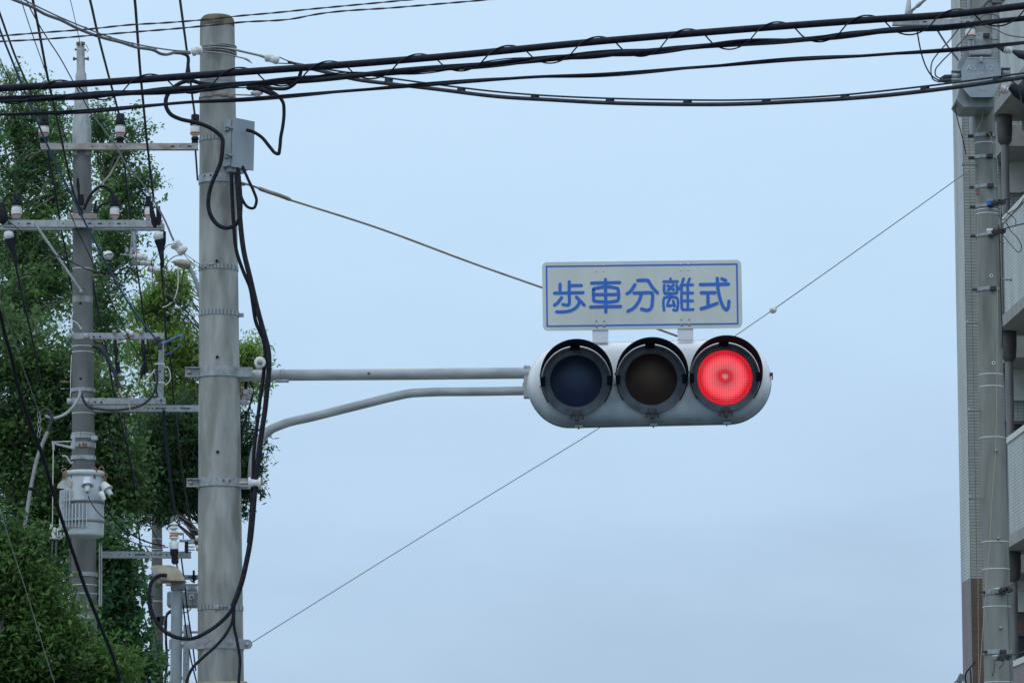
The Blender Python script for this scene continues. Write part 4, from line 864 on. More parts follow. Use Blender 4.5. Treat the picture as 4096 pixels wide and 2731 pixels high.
# small insulators right of the shaft
def reel(label, x, y, w_, h_, Y, ax_, grp='small white insulators hung between the power poles'):
    s1 = S(Y); c = P(x, y, Y); d = Vector(ax_).normalized(); L_ = w_ * s1; r = h_ / 2 * s1; o = thing('reel_insulator', label, 'insulator', c, grp)
    mb = MB(); mb.lathe(c - d * L_ / 2, d, [(0, r * .4), (.0, r * .95), (L_ * .1, r), (L_ * .62, r * .98), (L_ * .66, r * .6), (L_ * .72, r * .6), (L_ * .76, r * .85), (L_ * .95, r * .8), (L_, r * .3)], 16); b = mb.build('body', M['porcelain'], o)
    mb = MB(); mb.lathe(c - d * L_ * .42, d, [(0, r * 1.0), (0, r * 1.03), (L_ * .09, r * 1.03), (L_ * .09, r)], 16); mb.build('red_band', M['red_band'], b); return o
reel('largest of three red-banded reels left of the thick pole, nearest the top', 565, 1028, 52, 30, 42.7, (1, 0, -.15))
reel('middle red-banded reel of three stepping down left of the thick pole', 578, 1052, 52, 24, 43.0, (1, 0, -.1))
reel('lowest red-banded reel of three stepping down left of the thick pole', 612, 1078, 44, 24, 43.4, (1, 0, -.2))
reel('top reel of three just right of the thick pole under the upper arm', 988, 1564, 48, 32, 20.66, (1, 0, .0))
reel('middle reel of three just right of the thick pole under the upper arm', 982, 1588, 46, 24, 20.68, (1, 0, .0))
reel('bottom reel of three just right of the thick pole under the upper arm', 974, 1611, 46, 22, 20.70, (1, 0, .0))
mb = MB(); mb.tube([P(536, 925, 42.7), P(540, 1010, 42.7)], .022, 6); mb.tube([P(528, 925, 42.75), P(524, 1020, 42.75)], .008, 6); mb.box(P(525, 1015, 42.7), .035, .03, .10, None, .004); mb.box(P(508, 1000, 42.7), .03, .03, .05, None, .004); mb.tube([P(480, 1018, 42.7), P(530, 1022, 42.7)], .008, 6); mb.box(P(540, 1050, 42.8), .08, .04, .05, Matrix.Rotation(R(35), 3, 'Y'), .004)
o = mb.build('hanger_bracket', M['galvanised'], origin=P(536, 925, 42.7)); o['label'] = 'dangling steel bracket under the double crossarm beside the reels'; o['category'] = 'bracket'
mb = MB(); mb.tube([P(984, 1520, 20.64), P(983, 1555, 20.64)], .009, 8); mb.tube(path([(1000, 1525), (1012, 1560), (1008, 1590), (998, 1625), (975, 1700), (955, 1785)], 20.66), .005, 6)
o = mb.build('down_lead', M['rubber'], origin=P(1000, 1535, 20.64)); o['label'] = 'thin black lead dropping from the reels right of the thick pole'; o['category'] = 'cable'
clevis('white ribbed cleat insulator at the left edge of the thick pole above the small lamp', P(716, 990, 21.0), Vector((1, 0, -.9)), .031, .084, 21)
o = thing('ball_insulator', 'white ball insulator on a thin wire right of the left power pole', 'insulator', P(433, 1022, 42.6)); mb = MB(); mb.sphere(P(433, 1021, 42.6), 20 * s_, 16, (1, 1, .92)); mb.lathe(P(433, 1021, 42.6) + Vector((-.02, 0, -.01)), (1, 0, 1), [(0, 20.5 * s_), (.02, 20.6 * s_), (.02, 19 * s_)], 16); mb.build('body', M['porcelain'], o); mb = MB(); mb.tube([P(418, 1024, 42.52), P(432, 1016, 42.52), P(450, 1016, 42.56)], .006, 6); mb.build('tie', M['rubber'], o)
for nm_, x, y in (('two-lobed white knob insulator on top of the steel frame', 513, 1333), ('small dull knob insulator on the frame, further left', 458, 1326), ('small dull knob insulator on the frame, further right', 563, 1326)):
    big = y > 1330; c = P(x, y, 42.66); o = thing('knob_insulator', nm_, 'insulator', c, 'knob insulators on the steel frame'); mb = MB()
    if big: mb.sphere(c + Vector((-.008, 0, .02)), .028, 12); mb.sphere(c + Vector((.03, 0, -.005)), .028, 12); mb.sphere(c + Vector((-.035, 0, -.01)), .016, 12)
    else: mb.lathe(c + Vector((0, 0, -.02)), (0, 0, 1), [(0, .01), (.005, .02), (.02, .018), (.025, .022), (.035, .018), (.035, 0)], 12)
    mb.build('body', M['porcelain' if big else 'lamp_beige'], o)
    if big: mb = MB(); mb.tube([P(505, 1350, 42.6), P(520, 1345, 42.6), P(514, 1356, 42.6)], .018, 8); mb.build('tie', M['rust'], o)
for nm_, x in (('black hanging sleeve with white clips under the frame, left of two', 460), ('black hanging sleeve with white clips under the frame, right of two', 571)):
    o = thing('cable_clamp', nm_, 'clamp', P(x, 1358, 42.62), 'black cable clamps under the steel frame'); mb = MB(); mb.tube([P(x, 1360, 42.62), P(x + 1, 1385, 42.62), P(x + 3, 1400, 42.62), P(x + 5, 1430, 42.62), P(x + 8, 1500, 42.7)], [.016, .022, .03, .010, .010], 10); mb.tube([P(x + 8, 1448, 42.66), P(x + 14, 1490, 42.66)], [.02, .028], 8); mb.build('sleeve', M['rubber'], o)
    mb = MB()
    for yy in (1362, 1371):
        for sx in (-10, 11): mb.box(P(x + sx, yy, 42.62), .02, .02, .012, None, .003)
    mb.build('clip', M['porcelain'], o)
cable('thick_lead', 'fat dark grey cable arching from the shaft down through the steel frame', 'cable', [(370, 1383), (395, 1390), (420, 1415), (440, 1455), (458, 1490), (470, 1530), (478, 1550)], 42.6, 42.6, 17, 'cable_slate')
cable('thick_lead', 'tan end of the fat cable entering the lower frame beam', 'cable', [(477, 1552), (482, 1572), (492, 1590)], 42.6, 42.6, 9, 'cable_tan')
cable('thick_lead', 'tan cable slanting down inside the steel frame', 'cable', [(560, 1500), (545, 1550), (522, 1592), (518, 1600), (520, 1640)], 42.58, 42.58, 6, 'cable_tan')
cable('thick_lead', 'short white cable curling inside the steel frame', 'cable', [(563, 1520), (575, 1526), (592, 1512), (620, 1478)], 42.58, 42.58, 5, 'cable_white')
cable('thick_lead', 'dark cable drooping under the steel frame from the shaft to its right post', 'cable', [(322, 1560), (330, 1590), (352, 1625), (400, 1636), (520, 1633), (570, 1618), (610, 1580), (628, 1530), (626, 1460)], 42.6, 42.6, 10, 'cable_slate')
cable('thick_lead', 'black lead hooking down at the middle of the steel frame', 'cable', [(575, 1460), (580, 1440), (600, 1438), (618, 1440)], 42.6, 42.6, 7, 'rubber')
mb = MB(); mb.tube([P(573, 1460, 42.6), P(568, 1490, 42.6), P(562, 1512, 42.6)], [.012, .024, .014], 8); o = mb.build('splice', M['rubber'], origin=P(573, 1460, 42.6)); o['label'] = 'black taped splice hanging at the middle of the steel frame'; o['category'] = 'splice'
cable('thick_lead', 'white wire loop at the right post of the steel frame', 'cable', [(655, 1464), (672, 1472), (681, 1495), (678, 1525), (660, 1540)], 42.6, 42.6, 4, 'cable_white')
mb = MB(); mb.box(P(626, 1362, 42.6), .10, .05, .06, Matrix.Rotation(R(-30), 3, 'Y'), .01); mb.box(P(640, 1385, 42.6), .05, .05, .07, None, .01); o = mb.build('wire_clamp', M['latch_black'], origin=P(626, 1362, 42.6)); o['label'] = 'black wire clamp at the upper right corner of the steel frame'; o['category'] = 'clamp'
cable('blue_lead', 'bright blue lead arching right from the corner of the steel frame', 'cable', [(648, 1376), (670, 1365), (700, 1350), (722, 1342), (732, 1345)], 42.5, 42.5, 7, 'bright_blue')
cable('blue_lead', 'dark blue lead returning below the bright one to the frame post', 'cable', [(732, 1345), (730, 1362), (715, 1385), (685, 1408), (655, 1424)], 42.5, 42.5, 5, 'cable_blue')

# guard tube, stay wire conduit at far left
cable('stay_guard', 'grey guard tube slanting down at the lower left edge', 'tube', [(190, 1730), (166, 1785), (150, 1830), (128, 1925), (105, 2064), (77, 2231), (48, 2340), (19, 2454), (-10, 2560), (-60, 2740)], 41, 38, 17, 'cable_grey')
for x, y in ((125, 1955), (88, 2148), (53, 2322), (14, 2466)):
    mb = MB(); c = P(x, y, 39.6); mb.lathe(c - Vector((0, 0, .015)), (.2, 0, 1), [(0, .024), (0, .03), (.03, .03), (.03, .024)], 12); o = mb.build('tube_tie', M['rubber'], origin=c); o['label'] = {1955: 'topmost', 2148: 'second', 2322: 'third', 2466: 'lowest'}[y] + ' black tie round the slanting grey guard tube'; o['category'] = 'tie'; o['group'] = 'ties on the guard tube'
cable('curled_conduit', 'dark grey conduit curling over like a hook left of the transformer pole', 'conduit', [(169, 1660), (170, 1644), (181, 1636), (198, 1645), (207, 1675), (200, 1705), (186, 1738), (168, 1775)], 42.3, 42.2, 12, 'cable_slate')
cable('curled_conduit', 'pale flexible conduit drooping left from the transformer pole', 'conduit', [(322, 1552), (318, 1585), (290, 1630), (250, 1662), (205, 1672), (180, 1662)], 42.3, 42.3, 12, 'pipe_grey')
mb = MB()
for i in range(5):
    p0 = P(155 + (i % 2) * 4, 1660 + i * 19, 42.2); mb.tube([p0 + Vector((math.cos(a) * .014, (math.sin(a) * .02 if i % 2 else 0), math.sin(a) * .032)) for a in [2 * math.pi * k / 14 for k in range(15)]], .0035, 6, False)
o = mb.build('chain', M['galvanised'], origin=P(155, 1655, 42.2)); o['label'] = 'short steel chain above the grey guard tube'; o['category'] = 'chain'

# ------------------------------------------------------------------ transformer
TY = 42.45; s_ = S(TY); tc_ = P(333, 2145, TY); tf = thing('transformer', 'grey drum transformer with cooling fins strapped to the left power pole', 'transformer', tc_)
Rr = 82 * s_; Hh = (2144 - 1890) * s_
mb = MB(); mb.lathe(tc_, (0, 0, 1), [(0, Rr * .95), (.01, Rr * .985), (.03, Rr * .985), (Hh * .2, Rr), (Hh * .95, Rr * .93), (Hh * .95, Rr * .93)], 40); mb.lathe(tc_ , (0, 0, 1), [(0, 0), (0, Rr * .95)], 40, False); bt = mb.build('tank', M['transformer_paint'], tf)
mb = MB(); mb.lathe(tc_ + Vector((0, 0, Hh * .95)), (0, 0, 1), [(-.005, Rr * .93), (-.005, Rr * 1.0), (.035, Rr * 1.0), (.05, Rr * .95), (.06, 0)], 40); mb.build('lid', M['transformer_paint'], tf)
for i in range(11):
    a = R(-168 + i * 8.7 + 4); hgt = (1965 if i < 6 else 2024, 2118); z1 = P(0, hgt[0], TY).z; z0 = P(0, hgt[1], TY).z; mb = MB(); d = Vector((math.cos(a), math.sin(a), 0)); mb.box(tc_ + Vector((0, 0, (z0 + z1) / 2 - tc_.z)) + d * (Rr + .014), .058, .010, z1 - z0, Matrix.Rotation(a, 3, 'Z'), .003); mb.build('fin', M['transformer_paint'], tf)
FINA = R(12)
for y in (2016, 2093):
    mb = MB(); mb.lathe((tc_.x, tc_.y, P(0, y, TY).z), (0, 0, 1), [(0, Rr * .9), (0, Rr + .004), (.030, Rr + .004), (.030, Rr * .9)], 40); mb.lathe((tc_.x, tc_.y, P(0, y, TY).z + .004), (0, 0, 1), [(0, Rr * .9), (0, Rr + .036), (.024, Rr + .036), (.024, Rr * .9)], 24, True, start=R(0) + FINA, sweep=R(96)); mb.build('strap', M['perforated_steel'], tf)
def bushing(x, y, lean, Yb):
    c = P(x, y, Yb); d = Vector((lean, -.35, -1)).normalized(); mb = MB(); mb.lathe(c, d, [(-.01, 0), (0, .04), (.03, .048), (.07, .055), (.085, .066), (.090, .066), (.086, .04)], 20); o = mb.build('bushing_hood', M['transformer_paint'], tf)
    mb = MB(); mb.lathe(c, d, [(.08, .034), (.12, .030), (.16, .027), (.165, .015)], 16); mb.build('bushing', M['porcelain'], o)
    return c + d * .165
e1 = bushing(350, 1912, .05, TY - Rr - .03); e2 = bushing(412, 1935, .75, TY - .10); mb = MB(); mb.add([P(x, y, TY - .10 + d) for d in (0, .03) for x, y in ((262, 1905), (288, 1960), (228, 1950), (232, 1935))], [(0, 1, 2, 3), (7, 6, 5, 4), (0, 4, 5, 1), (1, 5, 6, 2), (2, 6, 7, 3), (3, 7, 4, 0)]); mb.build('side_bracket', M['transformer_paint'], tf); mb = MB(); mb.lathe(P(402, 1968, TY - .2), Vector((.5, -.2, -1)), [(0, .02), (0, .034), (.06, .030), (.10, .02)], 14); mb.build('bushing', M['porcelain'], tf)
for x, y, q in ((256, 1882, 0), (289, 1880, 1), (378, 1880, 1), (406, 1876, 1), (420, 1902, 1)):
    mb = MB(); c = P(x, y, TY - .16 if 250 < x < 400 else TY - .05); mb.tube([c + Vector((math.cos(a) * .024, 0, math.sin(a) * .024)) for a in [2 * math.pi * k / 12 for k in range(13)]], .008, 6, False); mb.box(c + Vector((0, 0, -.055)), .03, .02, .07, None, .004); mb.build('lifting_lug', M['rust'], tf)
mb = MB(); mb.box(P(277, 1934, TY - .19), .05, .012, .07, None, .002); mb.build('name_plate', M['lamp_beige'], tf)
cable('transformer_lead', 'grey lead from the front bushing crossing the transformer to lower right', 'cable', [(352, 1982), (365, 2010), (385, 2040), (415, 2070), (450, 2110), (500, 2150), (560, 2178), (620, 2188), (672, 2188)], TY - .42, 43.0, 5, 'cable_grey')
cable('transformer_lead', 'black lead from the side bushing sloping right under the trees', 'cable', [(420, 2008), (428, 2035), (445, 2062), (480, 2105), (540, 2145), (600, 2170), (660, 2182)], TY - .1, 43.0, 6, 'rubber')
for x0, x1, y0, y1 in ((200, 222, 2108, 2160), (226, 248, 2112, 2160)):
    pass
fb = thing('fuse_box', 'small white switch box hanging left of the transformer foot', 'box', P(224, 2160, 42.5)); mb = MB(); mb.box(P(212, 2132, 42.5), 26 * s_, .05, 46 * s_, None, .006); mb.box(P(238, 2134, 42.46), 20 * s_, .05, 44 * s_, None, .006); mb.box(P(204, 2100, 42.5), 7 * s_, .03, 22 * s_, None, .004); mb.build('body', M['porcelain'], fb)
mb = MB()
for y in (2126, 2136, 2147): mb.lathe(P(235, y, 42.43), (0, -1, 0), [(0, 4 * s_), (.004, 4 * s_), (.004, 0)], 10)
mb.build('knob', M['lamp_brown'], fb)
br = thing('steel_bracket', 'triangular steel bracket with a rusty clamp above the transformer', 'bracket', P(300, 1780, 42.7)); mb = MB(); mb.box(P(295, 1768, 42.7), 12 * s_, .04, 56 * s_, None, .004); mb.tube([P(212, 1768, 42.7), P(290, 1765, 42.7)], .009, 6); mb.tube([P(218, 1774, 42.7), P(300, 1794, 42.7)], [.011, .02], 6); mb.tube([P(212, 1764, 42.7), P(215, 1800, 42.7)], .014, 8); mb.box(P(378, 1752, 42.7), 24 * s_, .06, 16 * s_, None, .004); mb.build('bracket_arm', M['dull_zinc'], br); mb = MB(); mb.box(P(338, 1780, 42.72), 20 * s_, .05, 18 * s_, None, .004); mb.box(P(318, 1780, 42.72), 8 * s_, .05, 12 * s_, None, .004); mb.build('clamp', M['rust'], br)
mb = MB(); mb.tube(path([(248, 1823), (265, 1825), (275, 1840), (285, 1852), (292, 1850)], 42.7), .012, 6); mb.box(P(360, 1830, 42.76), 30 * s_, .04, 15 * s_, None, .004); mb.build('hook', M['dull_zinc'], br)
cable('ground_lead', 'thin vertical wire left of the transformer', 'wire', [(213, 1800), (212, 1900), (211, 2000), (210, 2110)], 42.6, 42.6, 3.5, 'cable_white')
cable('ground_lead', 'thin wire running down the shaft behind the bracket', 'wire', [(340, 1650), (328, 1700), (318, 1760), (314, 1800), (312, 1880)], 42.7, 42.7, 2.5, 'cable_grey')
for x, lbl in ((402, 'pale steel tube pair on the right side of the lower power pole'),):
    mb = MB(); mb.tube([P(398, 2180, 42.9), P(398, 2300, 42.9), P(397, 2425, 42.9)], 3.2 * s_, 8); mb.tube([P(406, 2180, 42.9), P(406, 2300, 42.9), P(405, 2425, 42.9)], 3.2 * s_, 8); o = mb.build('conduit_pipe', M['dull_zinc'], origin=P(400, 2425, 42.9)); o['label'] = lbl; o['category'] = 'pipe'
mb = MB(); mb.tube([P(280, 2150, 42.7), P(279, 2300, 42.7), P(281, 2400, 42.7)], 2.6 * s_, 8); mb.tube(path([(211, 2160), (209, 2240), (216, 2290), (235, 2312), (262, 2312), (280, 2300)], 42.7), 3 * s_, 8); mb.tube([P(226, 2165, 42.7), P(224, 2240, 42.7), P(200, 2330, 42.7), P(190, 2360, 42.7)], 4 * s_, 8)
o = mb.build('conduit_pipe', M['cable_grey'], origin=P(280, 2400, 42.7)); o['label'] = 'grey pipes and drooping loop left of the lower power pole'; o['category'] = 'pipe'
# ribbed arrester on the low arm
ar = thing('arrester', 'tall white ribbed insulator with an orange ring left of the thick pole', 'insulator', P(697, 2230, 42.8)); s1 = S(42.8); mb = MB()
pf = [(2196, 18), (2168, 20), (2162, 11), (2156, 11), (2152, 20), (2148, 19), (2144, 11), (2134, 11), (2131, 19), (2127, 18), (2123, 10), (2117, 10), (2114, 19), (2110, 18), (2106, 10), (2101, 10), (2098, 18), (2094, 16), (2090, 9), (2085, 5)]
zb = P(0, 2230, 42.8).z; mb.lathe(P(696, 2230, 42.8), (-.02, 0, 1), [(P(0, y, 42.8).z - zb, r * s1) for y, r in pf], 22); mb.build('body', M['porcelain'], ar)
mb = MB(); mb.lathe(P(696, 2230, 42.8), (-.02, 0, 1), [(P(0, 2144, 42.8).z - zb, 16 * s1), (P(0, 2144, 42.8).z - zb, 17.5 * s1), (P(0, 2137, 42.8).z - zb, 17.5 * s1), (P(0, 2137, 42.8).z - zb, 13 * s1)], 22); mb.build('orange_ring', M['orange_band'], ar)
mb = MB(); mb.tube([P(697, 2194, 42.8), P(697, 2215, 42.8), P(700, 2230, 42.8), P(702, 2255, 42.8)], [17 * s1, 16 * s1, 10 * s1, 11 * s1], 14); mb.build('base', M['rubber'], ar)
mb = MB(); mb.tube([P(688, 2090, 42.8), P(690, 2070, 42.8), P(696, 2062, 42.8)], [9 * s1, 6 * s1, 3 * s1], 8); mb.tube(path([(692, 2068), (705, 2060), (722, 2064), (745, 2080), (770, 2090), (790, 2092)], 42.8), 2.2 * s1, 6); mb.tube(path([(692, 2078), (702, 2068), (715, 2076), (740, 2098), (765, 2116), (790, 2121)], 42.8), 2.2 * s1, 6); mb.build('lead', M['cable_grey'], ar)
sb = thing('switch_hardware', 'cluster of small steel switch parts between the ribbed insulator and the thick pole', 'bracket', P(740, 2205, 43.0)); mb = MB()
mb.box(P(715, 2134, 42.9), 34 * s1, .03, 10 * s1, None, .003); mb.box(P(748, 2162, 42.9), 60 * s1, .04, 10 * s1, None, .003); mb.tube([P(733, 2130, 42.9), P(734, 2155, 42.9)], .006, 6)
for y in (2164, 2172, 2186, 2198): mb.box(P(765, y, 42.95), 26 * s1, .03, 4 * s1)
mb.build('bar', M['galvanised'], sb); mb = MB(); mb.box(P(746, 2187, 42.85), 14 * s1, .05, 46 * s1, None, .004); mb.box(P(700, 2240, 42.8), 28 * s1, .05, 22 * s1, None, .006); mb.build('black_block', M['rubber'], sb)
mb = MB(); mb.lathe(P(782, 2152, 42.9), (1, 0, 0), [(0, .0), (0, .03), (.05, .03)], 12); mb.lathe(P(784, 2190, 42.9), (1, 0, 0), [(0, .0), (0, .03), (.05, .03)], 12); mb.build('white_knob', M['porcelain'], sb)

# ------------------------------------------------------------------ lamps
l1 = thing('street_lamp', 'brown cobra-style street lamp head peeking out left of the thick pole', 'street lamp', Vector((P(872, 1300, 58).x, 58, 0))); s1 = S(58)
mb = MB(); mb.tube([P(755, 1060, 58), P(768, 1090, 58), P(782, 1118, 58), P(800, 1180, 58), P(825, 1240, 58), P(866, 1275, 58)], 8.5 * s1, 12); mb.build('arm', M['steel_tube'], l1); mb = MB(); mb.tube([Vector((P(872, 1300, 58).x, 58, 0)), P(872, 1240, 58)], [.12, .085], 14); mb.build('lamp_post', M['steel_tube'], l1)
a0 = P(762, 1058, 58); d = (P(686, 1047, 57.85) - a0).normalized(); L_ = (P(686, 1047, 58) - a0).length
hd = MB(); ringpts = []
secs = [(0, 11, 11), (.14, 13, 13), (.32, 14, 15), (.6, 15, 13), (.85, 11, 8), (1.0, 3, 3)]
n = 16; vs = []
for t_, w_, h_ in secs:
    c = a0.lerp(P(686, 1048, 57.85), t_)
    for k in range(n):
        an = 2 * math.pi * k / n; vs.append(c + Vector((0, math.cos(an) * w_ * s1, math.sin(an) * h_ * s1 * (1.25 if math.sin(an) > 0 else .8))))
hd.add(vs, [(i * n + k, i * n + (k + 1) % n, (i + 1) * n + (k + 1) % n, (i + 1) * n + k) for i in range(len(secs) - 1) for k in range(n)], True); hd.build('lamp_head', M['lamp_beige'], l1)
mb = MB(); vs = [a0.lerp(P(690, 1050, 57.85), t_) + Vector((0, yy * s1, -hh * s1)) for t_, hh in ((.02, 12), (.3, 19), (.62, 15), (.9, 6)) for yy in (-12, 12)]; vt = [v + Vector((0, 0, 9 * s1)) for v in vs]
mb.add(vs + vt, [(0, 2, 3, 1), (2, 4, 5, 3), (4, 6, 7, 5), (0, 8, 10, 2), (2, 10, 12, 4), (4, 12, 14, 6), (1, 3, 11, 9), (3, 5, 13, 11), (5, 7, 15, 13), (0, 1, 9, 8), (6, 14, 15, 7)]); mb.build('lamp_bowl', M['lamp_brown'], l1)
# beige box lamp on tube
l2 = thing('pole_lamp', 'beige hooded light on a grey tube clamped to the lower left of the thick pole', 'street lamp', Vector((P(708, 2731, 20.55).x, 20.52, 0))); s1 = S(20.5)
tx = P(708, 2600, 20.52).x
mb = MB(); mb.tube([Vector((tx + .0, 20.52, 0)), Vector((tx, 20.52, 2)), P(708, 2345, 20.52)], 23 * s1, 24); mb.build('tube', M['steel_tube'], l2)
mb = MB(); z0 = P(0, 2345, 20.52).z; mb.lathe(Vector((tx, 20.52, z0)), (0, 0, 1), [(-.02, 24 * s1), (-.02, 28 * s1), (.012, 30 * s1), (.03, 27 * s1), (.03, 0)], 24); mb.build('socket', M['steel_tube'], l2)
hp = [(602, 2270), (608, 2262), (625, 2259), (680, 2259), (706, 2265), (720, 2280), (738, 2318), (737, 2321), (640, 2319), (626, 2322), (622, 2318)]
oo = P(670, 2300, 20.40); mb = MB(); mb.add([P(x, y, 20.42) + Vector((0, dd, 0)) for dd in (0, .13) for x, y in hp], [tuple(range(11)), tuple(range(21, 10, -1))] + [((i + 1) % 11, i, 11 + i, 11 + (i + 1) % 11) for i in range(11)])
mb.build('hood', M['lamp_beige'], l2)
mb = MB(); vv = [P(601, 2270, 20.418), P(622, 2266, 20.410), P(642, 2316, 20.410), P(626, 2323, 20.418)]; mb.add(vv + [v + Vector((0, .006, 0)) for v in vv], [(0, 3, 2, 1), (0, 1, 5, 4), (1, 2, 6, 5), (2, 3, 7, 6), (3, 0, 4, 7)]); mb.build('end_face', M['pipe_grey'], l2)
mb = MB(); mb.box(P(688, 2322, 20.47), .11, .09, .02, None, .004); mb.build('lamp_glass', M['lamp_brown'], l2)
mb = MB(); mb.lathe(P(666, 2308, 20.42), (0, -1, 0), [(0, .0045), (.003, .004), (.003, 0)], 8); mb.build('screw', M['porcelain'], l2)

# ------------------------------------------------------------------ far pole and its gear
FP = Pole((628, 2060, 40), (628, 2700, 51), 68.0); s1 = S(68)
fp = thing('utility_pole', 'dark slimmer far pole rising under the trees behind the beige lamp', 'pole', FP.at_z(0)[0])
crossarm('dark slotted crossarm on the far pole behind the beige lamp', 528, 800, 2298, 2316, 67.9, 'steel_tube', (575, 760, 776), (553, 600, 636), grp=fp)
crossarm('thin dark arm below the slotted one on the far pole', 664, 800, 2334, 2341, 67.8, 'steel_tube', grp=fp)
mb = MB(); FP.shaft(mb, FP.z(2030), 24); mb.build('shaft', M['old_concrete'], fp)
for y in (2155, 2198, 2404):
    mb = MB(); FP.band(mb, y, 3, .004, 24); mb.build('steel_tie', M['porcelain'], fp)
mb = MB()
for x, y, w_, h_ in ((645, 2480, 34, 34), (598, 2474, 12, 10), (600, 2490, 12, 12), (600, 2516, 14, 14), (632, 2478, 22, 24), (598, 2530, 14, 16), (600, 2555, 12, 20)):
    mb.box(P(x, y, 67.7), w_ * s1, .15, h_ * s1, None, .01)
mb.build('clamp_block', M['latch_black'], fp)
ft = thing('far_transformer', 'dark box transformer half hidden behind the left edge of the thick pole', 'transformer', P(730, 2426, 67)); mb = MB(); mb.box(P(735, 2398, 67), 125 * s1, .4, 58 * s1, None, .02); mb.build('body', M['steel_tube'], ft)
mb = MB(); mb.lathe(P(765, 2369, 67), (0, 0, 1), [(0, 20 * s1), (.0, 25 * s1), (25 * s1, 24 * s1), (26 * s1, 0)], 20); mb.build('lid', M['box_grey'], ft)
mb = MB(); mb.lathe(P(767, 2388, 66.78), (0, -1, 0), [(0, 11 * s1), (.05, 10 * s1), (.05, 6 * s1), (.0, 6 * s1)], 16); mb.build('port', M['porcelain'], ft)
mb = MB(); mb.tube(path([(770, 2392), (772, 2410), (765, 2430), (750, 2445), (720, 2452)], 66.7), .01, 6); mb.build('lead', M['cable_grey'], ft)
mb = MB(); mb.tube([P(775, 2280, 67.8), P(775, 2330, 67.8)], .02, 6); mb.tube([P(776, 2300, 67.8), P(776, 2316, 67.8)], .04, 8); mb.tube(path([(762, 2318), (768, 2324), (775, 2320), (783, 2318)], 67.8), .012, 6); o = mb.build('pin', M['rubber'], origin=P(775, 2330, 67.8)); o['label'] = 'small dark pin insulator on the far crossarm by the thick pole edge'; o['category'] = 'insulator'
cable('far_cable', 'dark cable running down the right side of the far pole', 'cable', [(700, 2440), (670, 2455), (664, 2500), (664, 2560), (668, 2640), (660, 2731), (655, 2800)], 67.6, 67.6, 10, 'rubber')
cable('far_cable', 'thin grey cable hooking down by the far pole', 'cable', [(684, 2437), (668, 2450), (660, 2470), (662, 2560)], 67.5, 67.5, 5, 'cable_grey')
cable('far_cable', 'thin dark wire across the foot of the far pole', 'cable', [(606, 2380), (600, 2440), (612, 2500), (630, 2590), (640, 2680), (660, 2760)], 66, 66, 6, 'rubber')
cable('far_cable', 'small horizontal wire left of the far pole foot', 'cable', [(570, 2608), (600, 2608), (640, 2604)], 68.5, 68.5, 3, 'rubber')
mb = MB(); mb.box(P(748, 2520, 66), 26 * s1, .1, 45 * s1, None, .01); mb.box(P(730, 2527, 66.5), 130 * s1, .1, 8 * s1, None, .01); mb.box(P(745, 2640, 66.3), 24 * s1, .1, 190 * s1, None, .01); o = mb.build('far_post', M['galvanised'], origin=P(748, 2731, 66)); o['label'] = 'pale steel post and bar glimpsed between the lamp tube and the thick pole'; o['category'] = 'post'

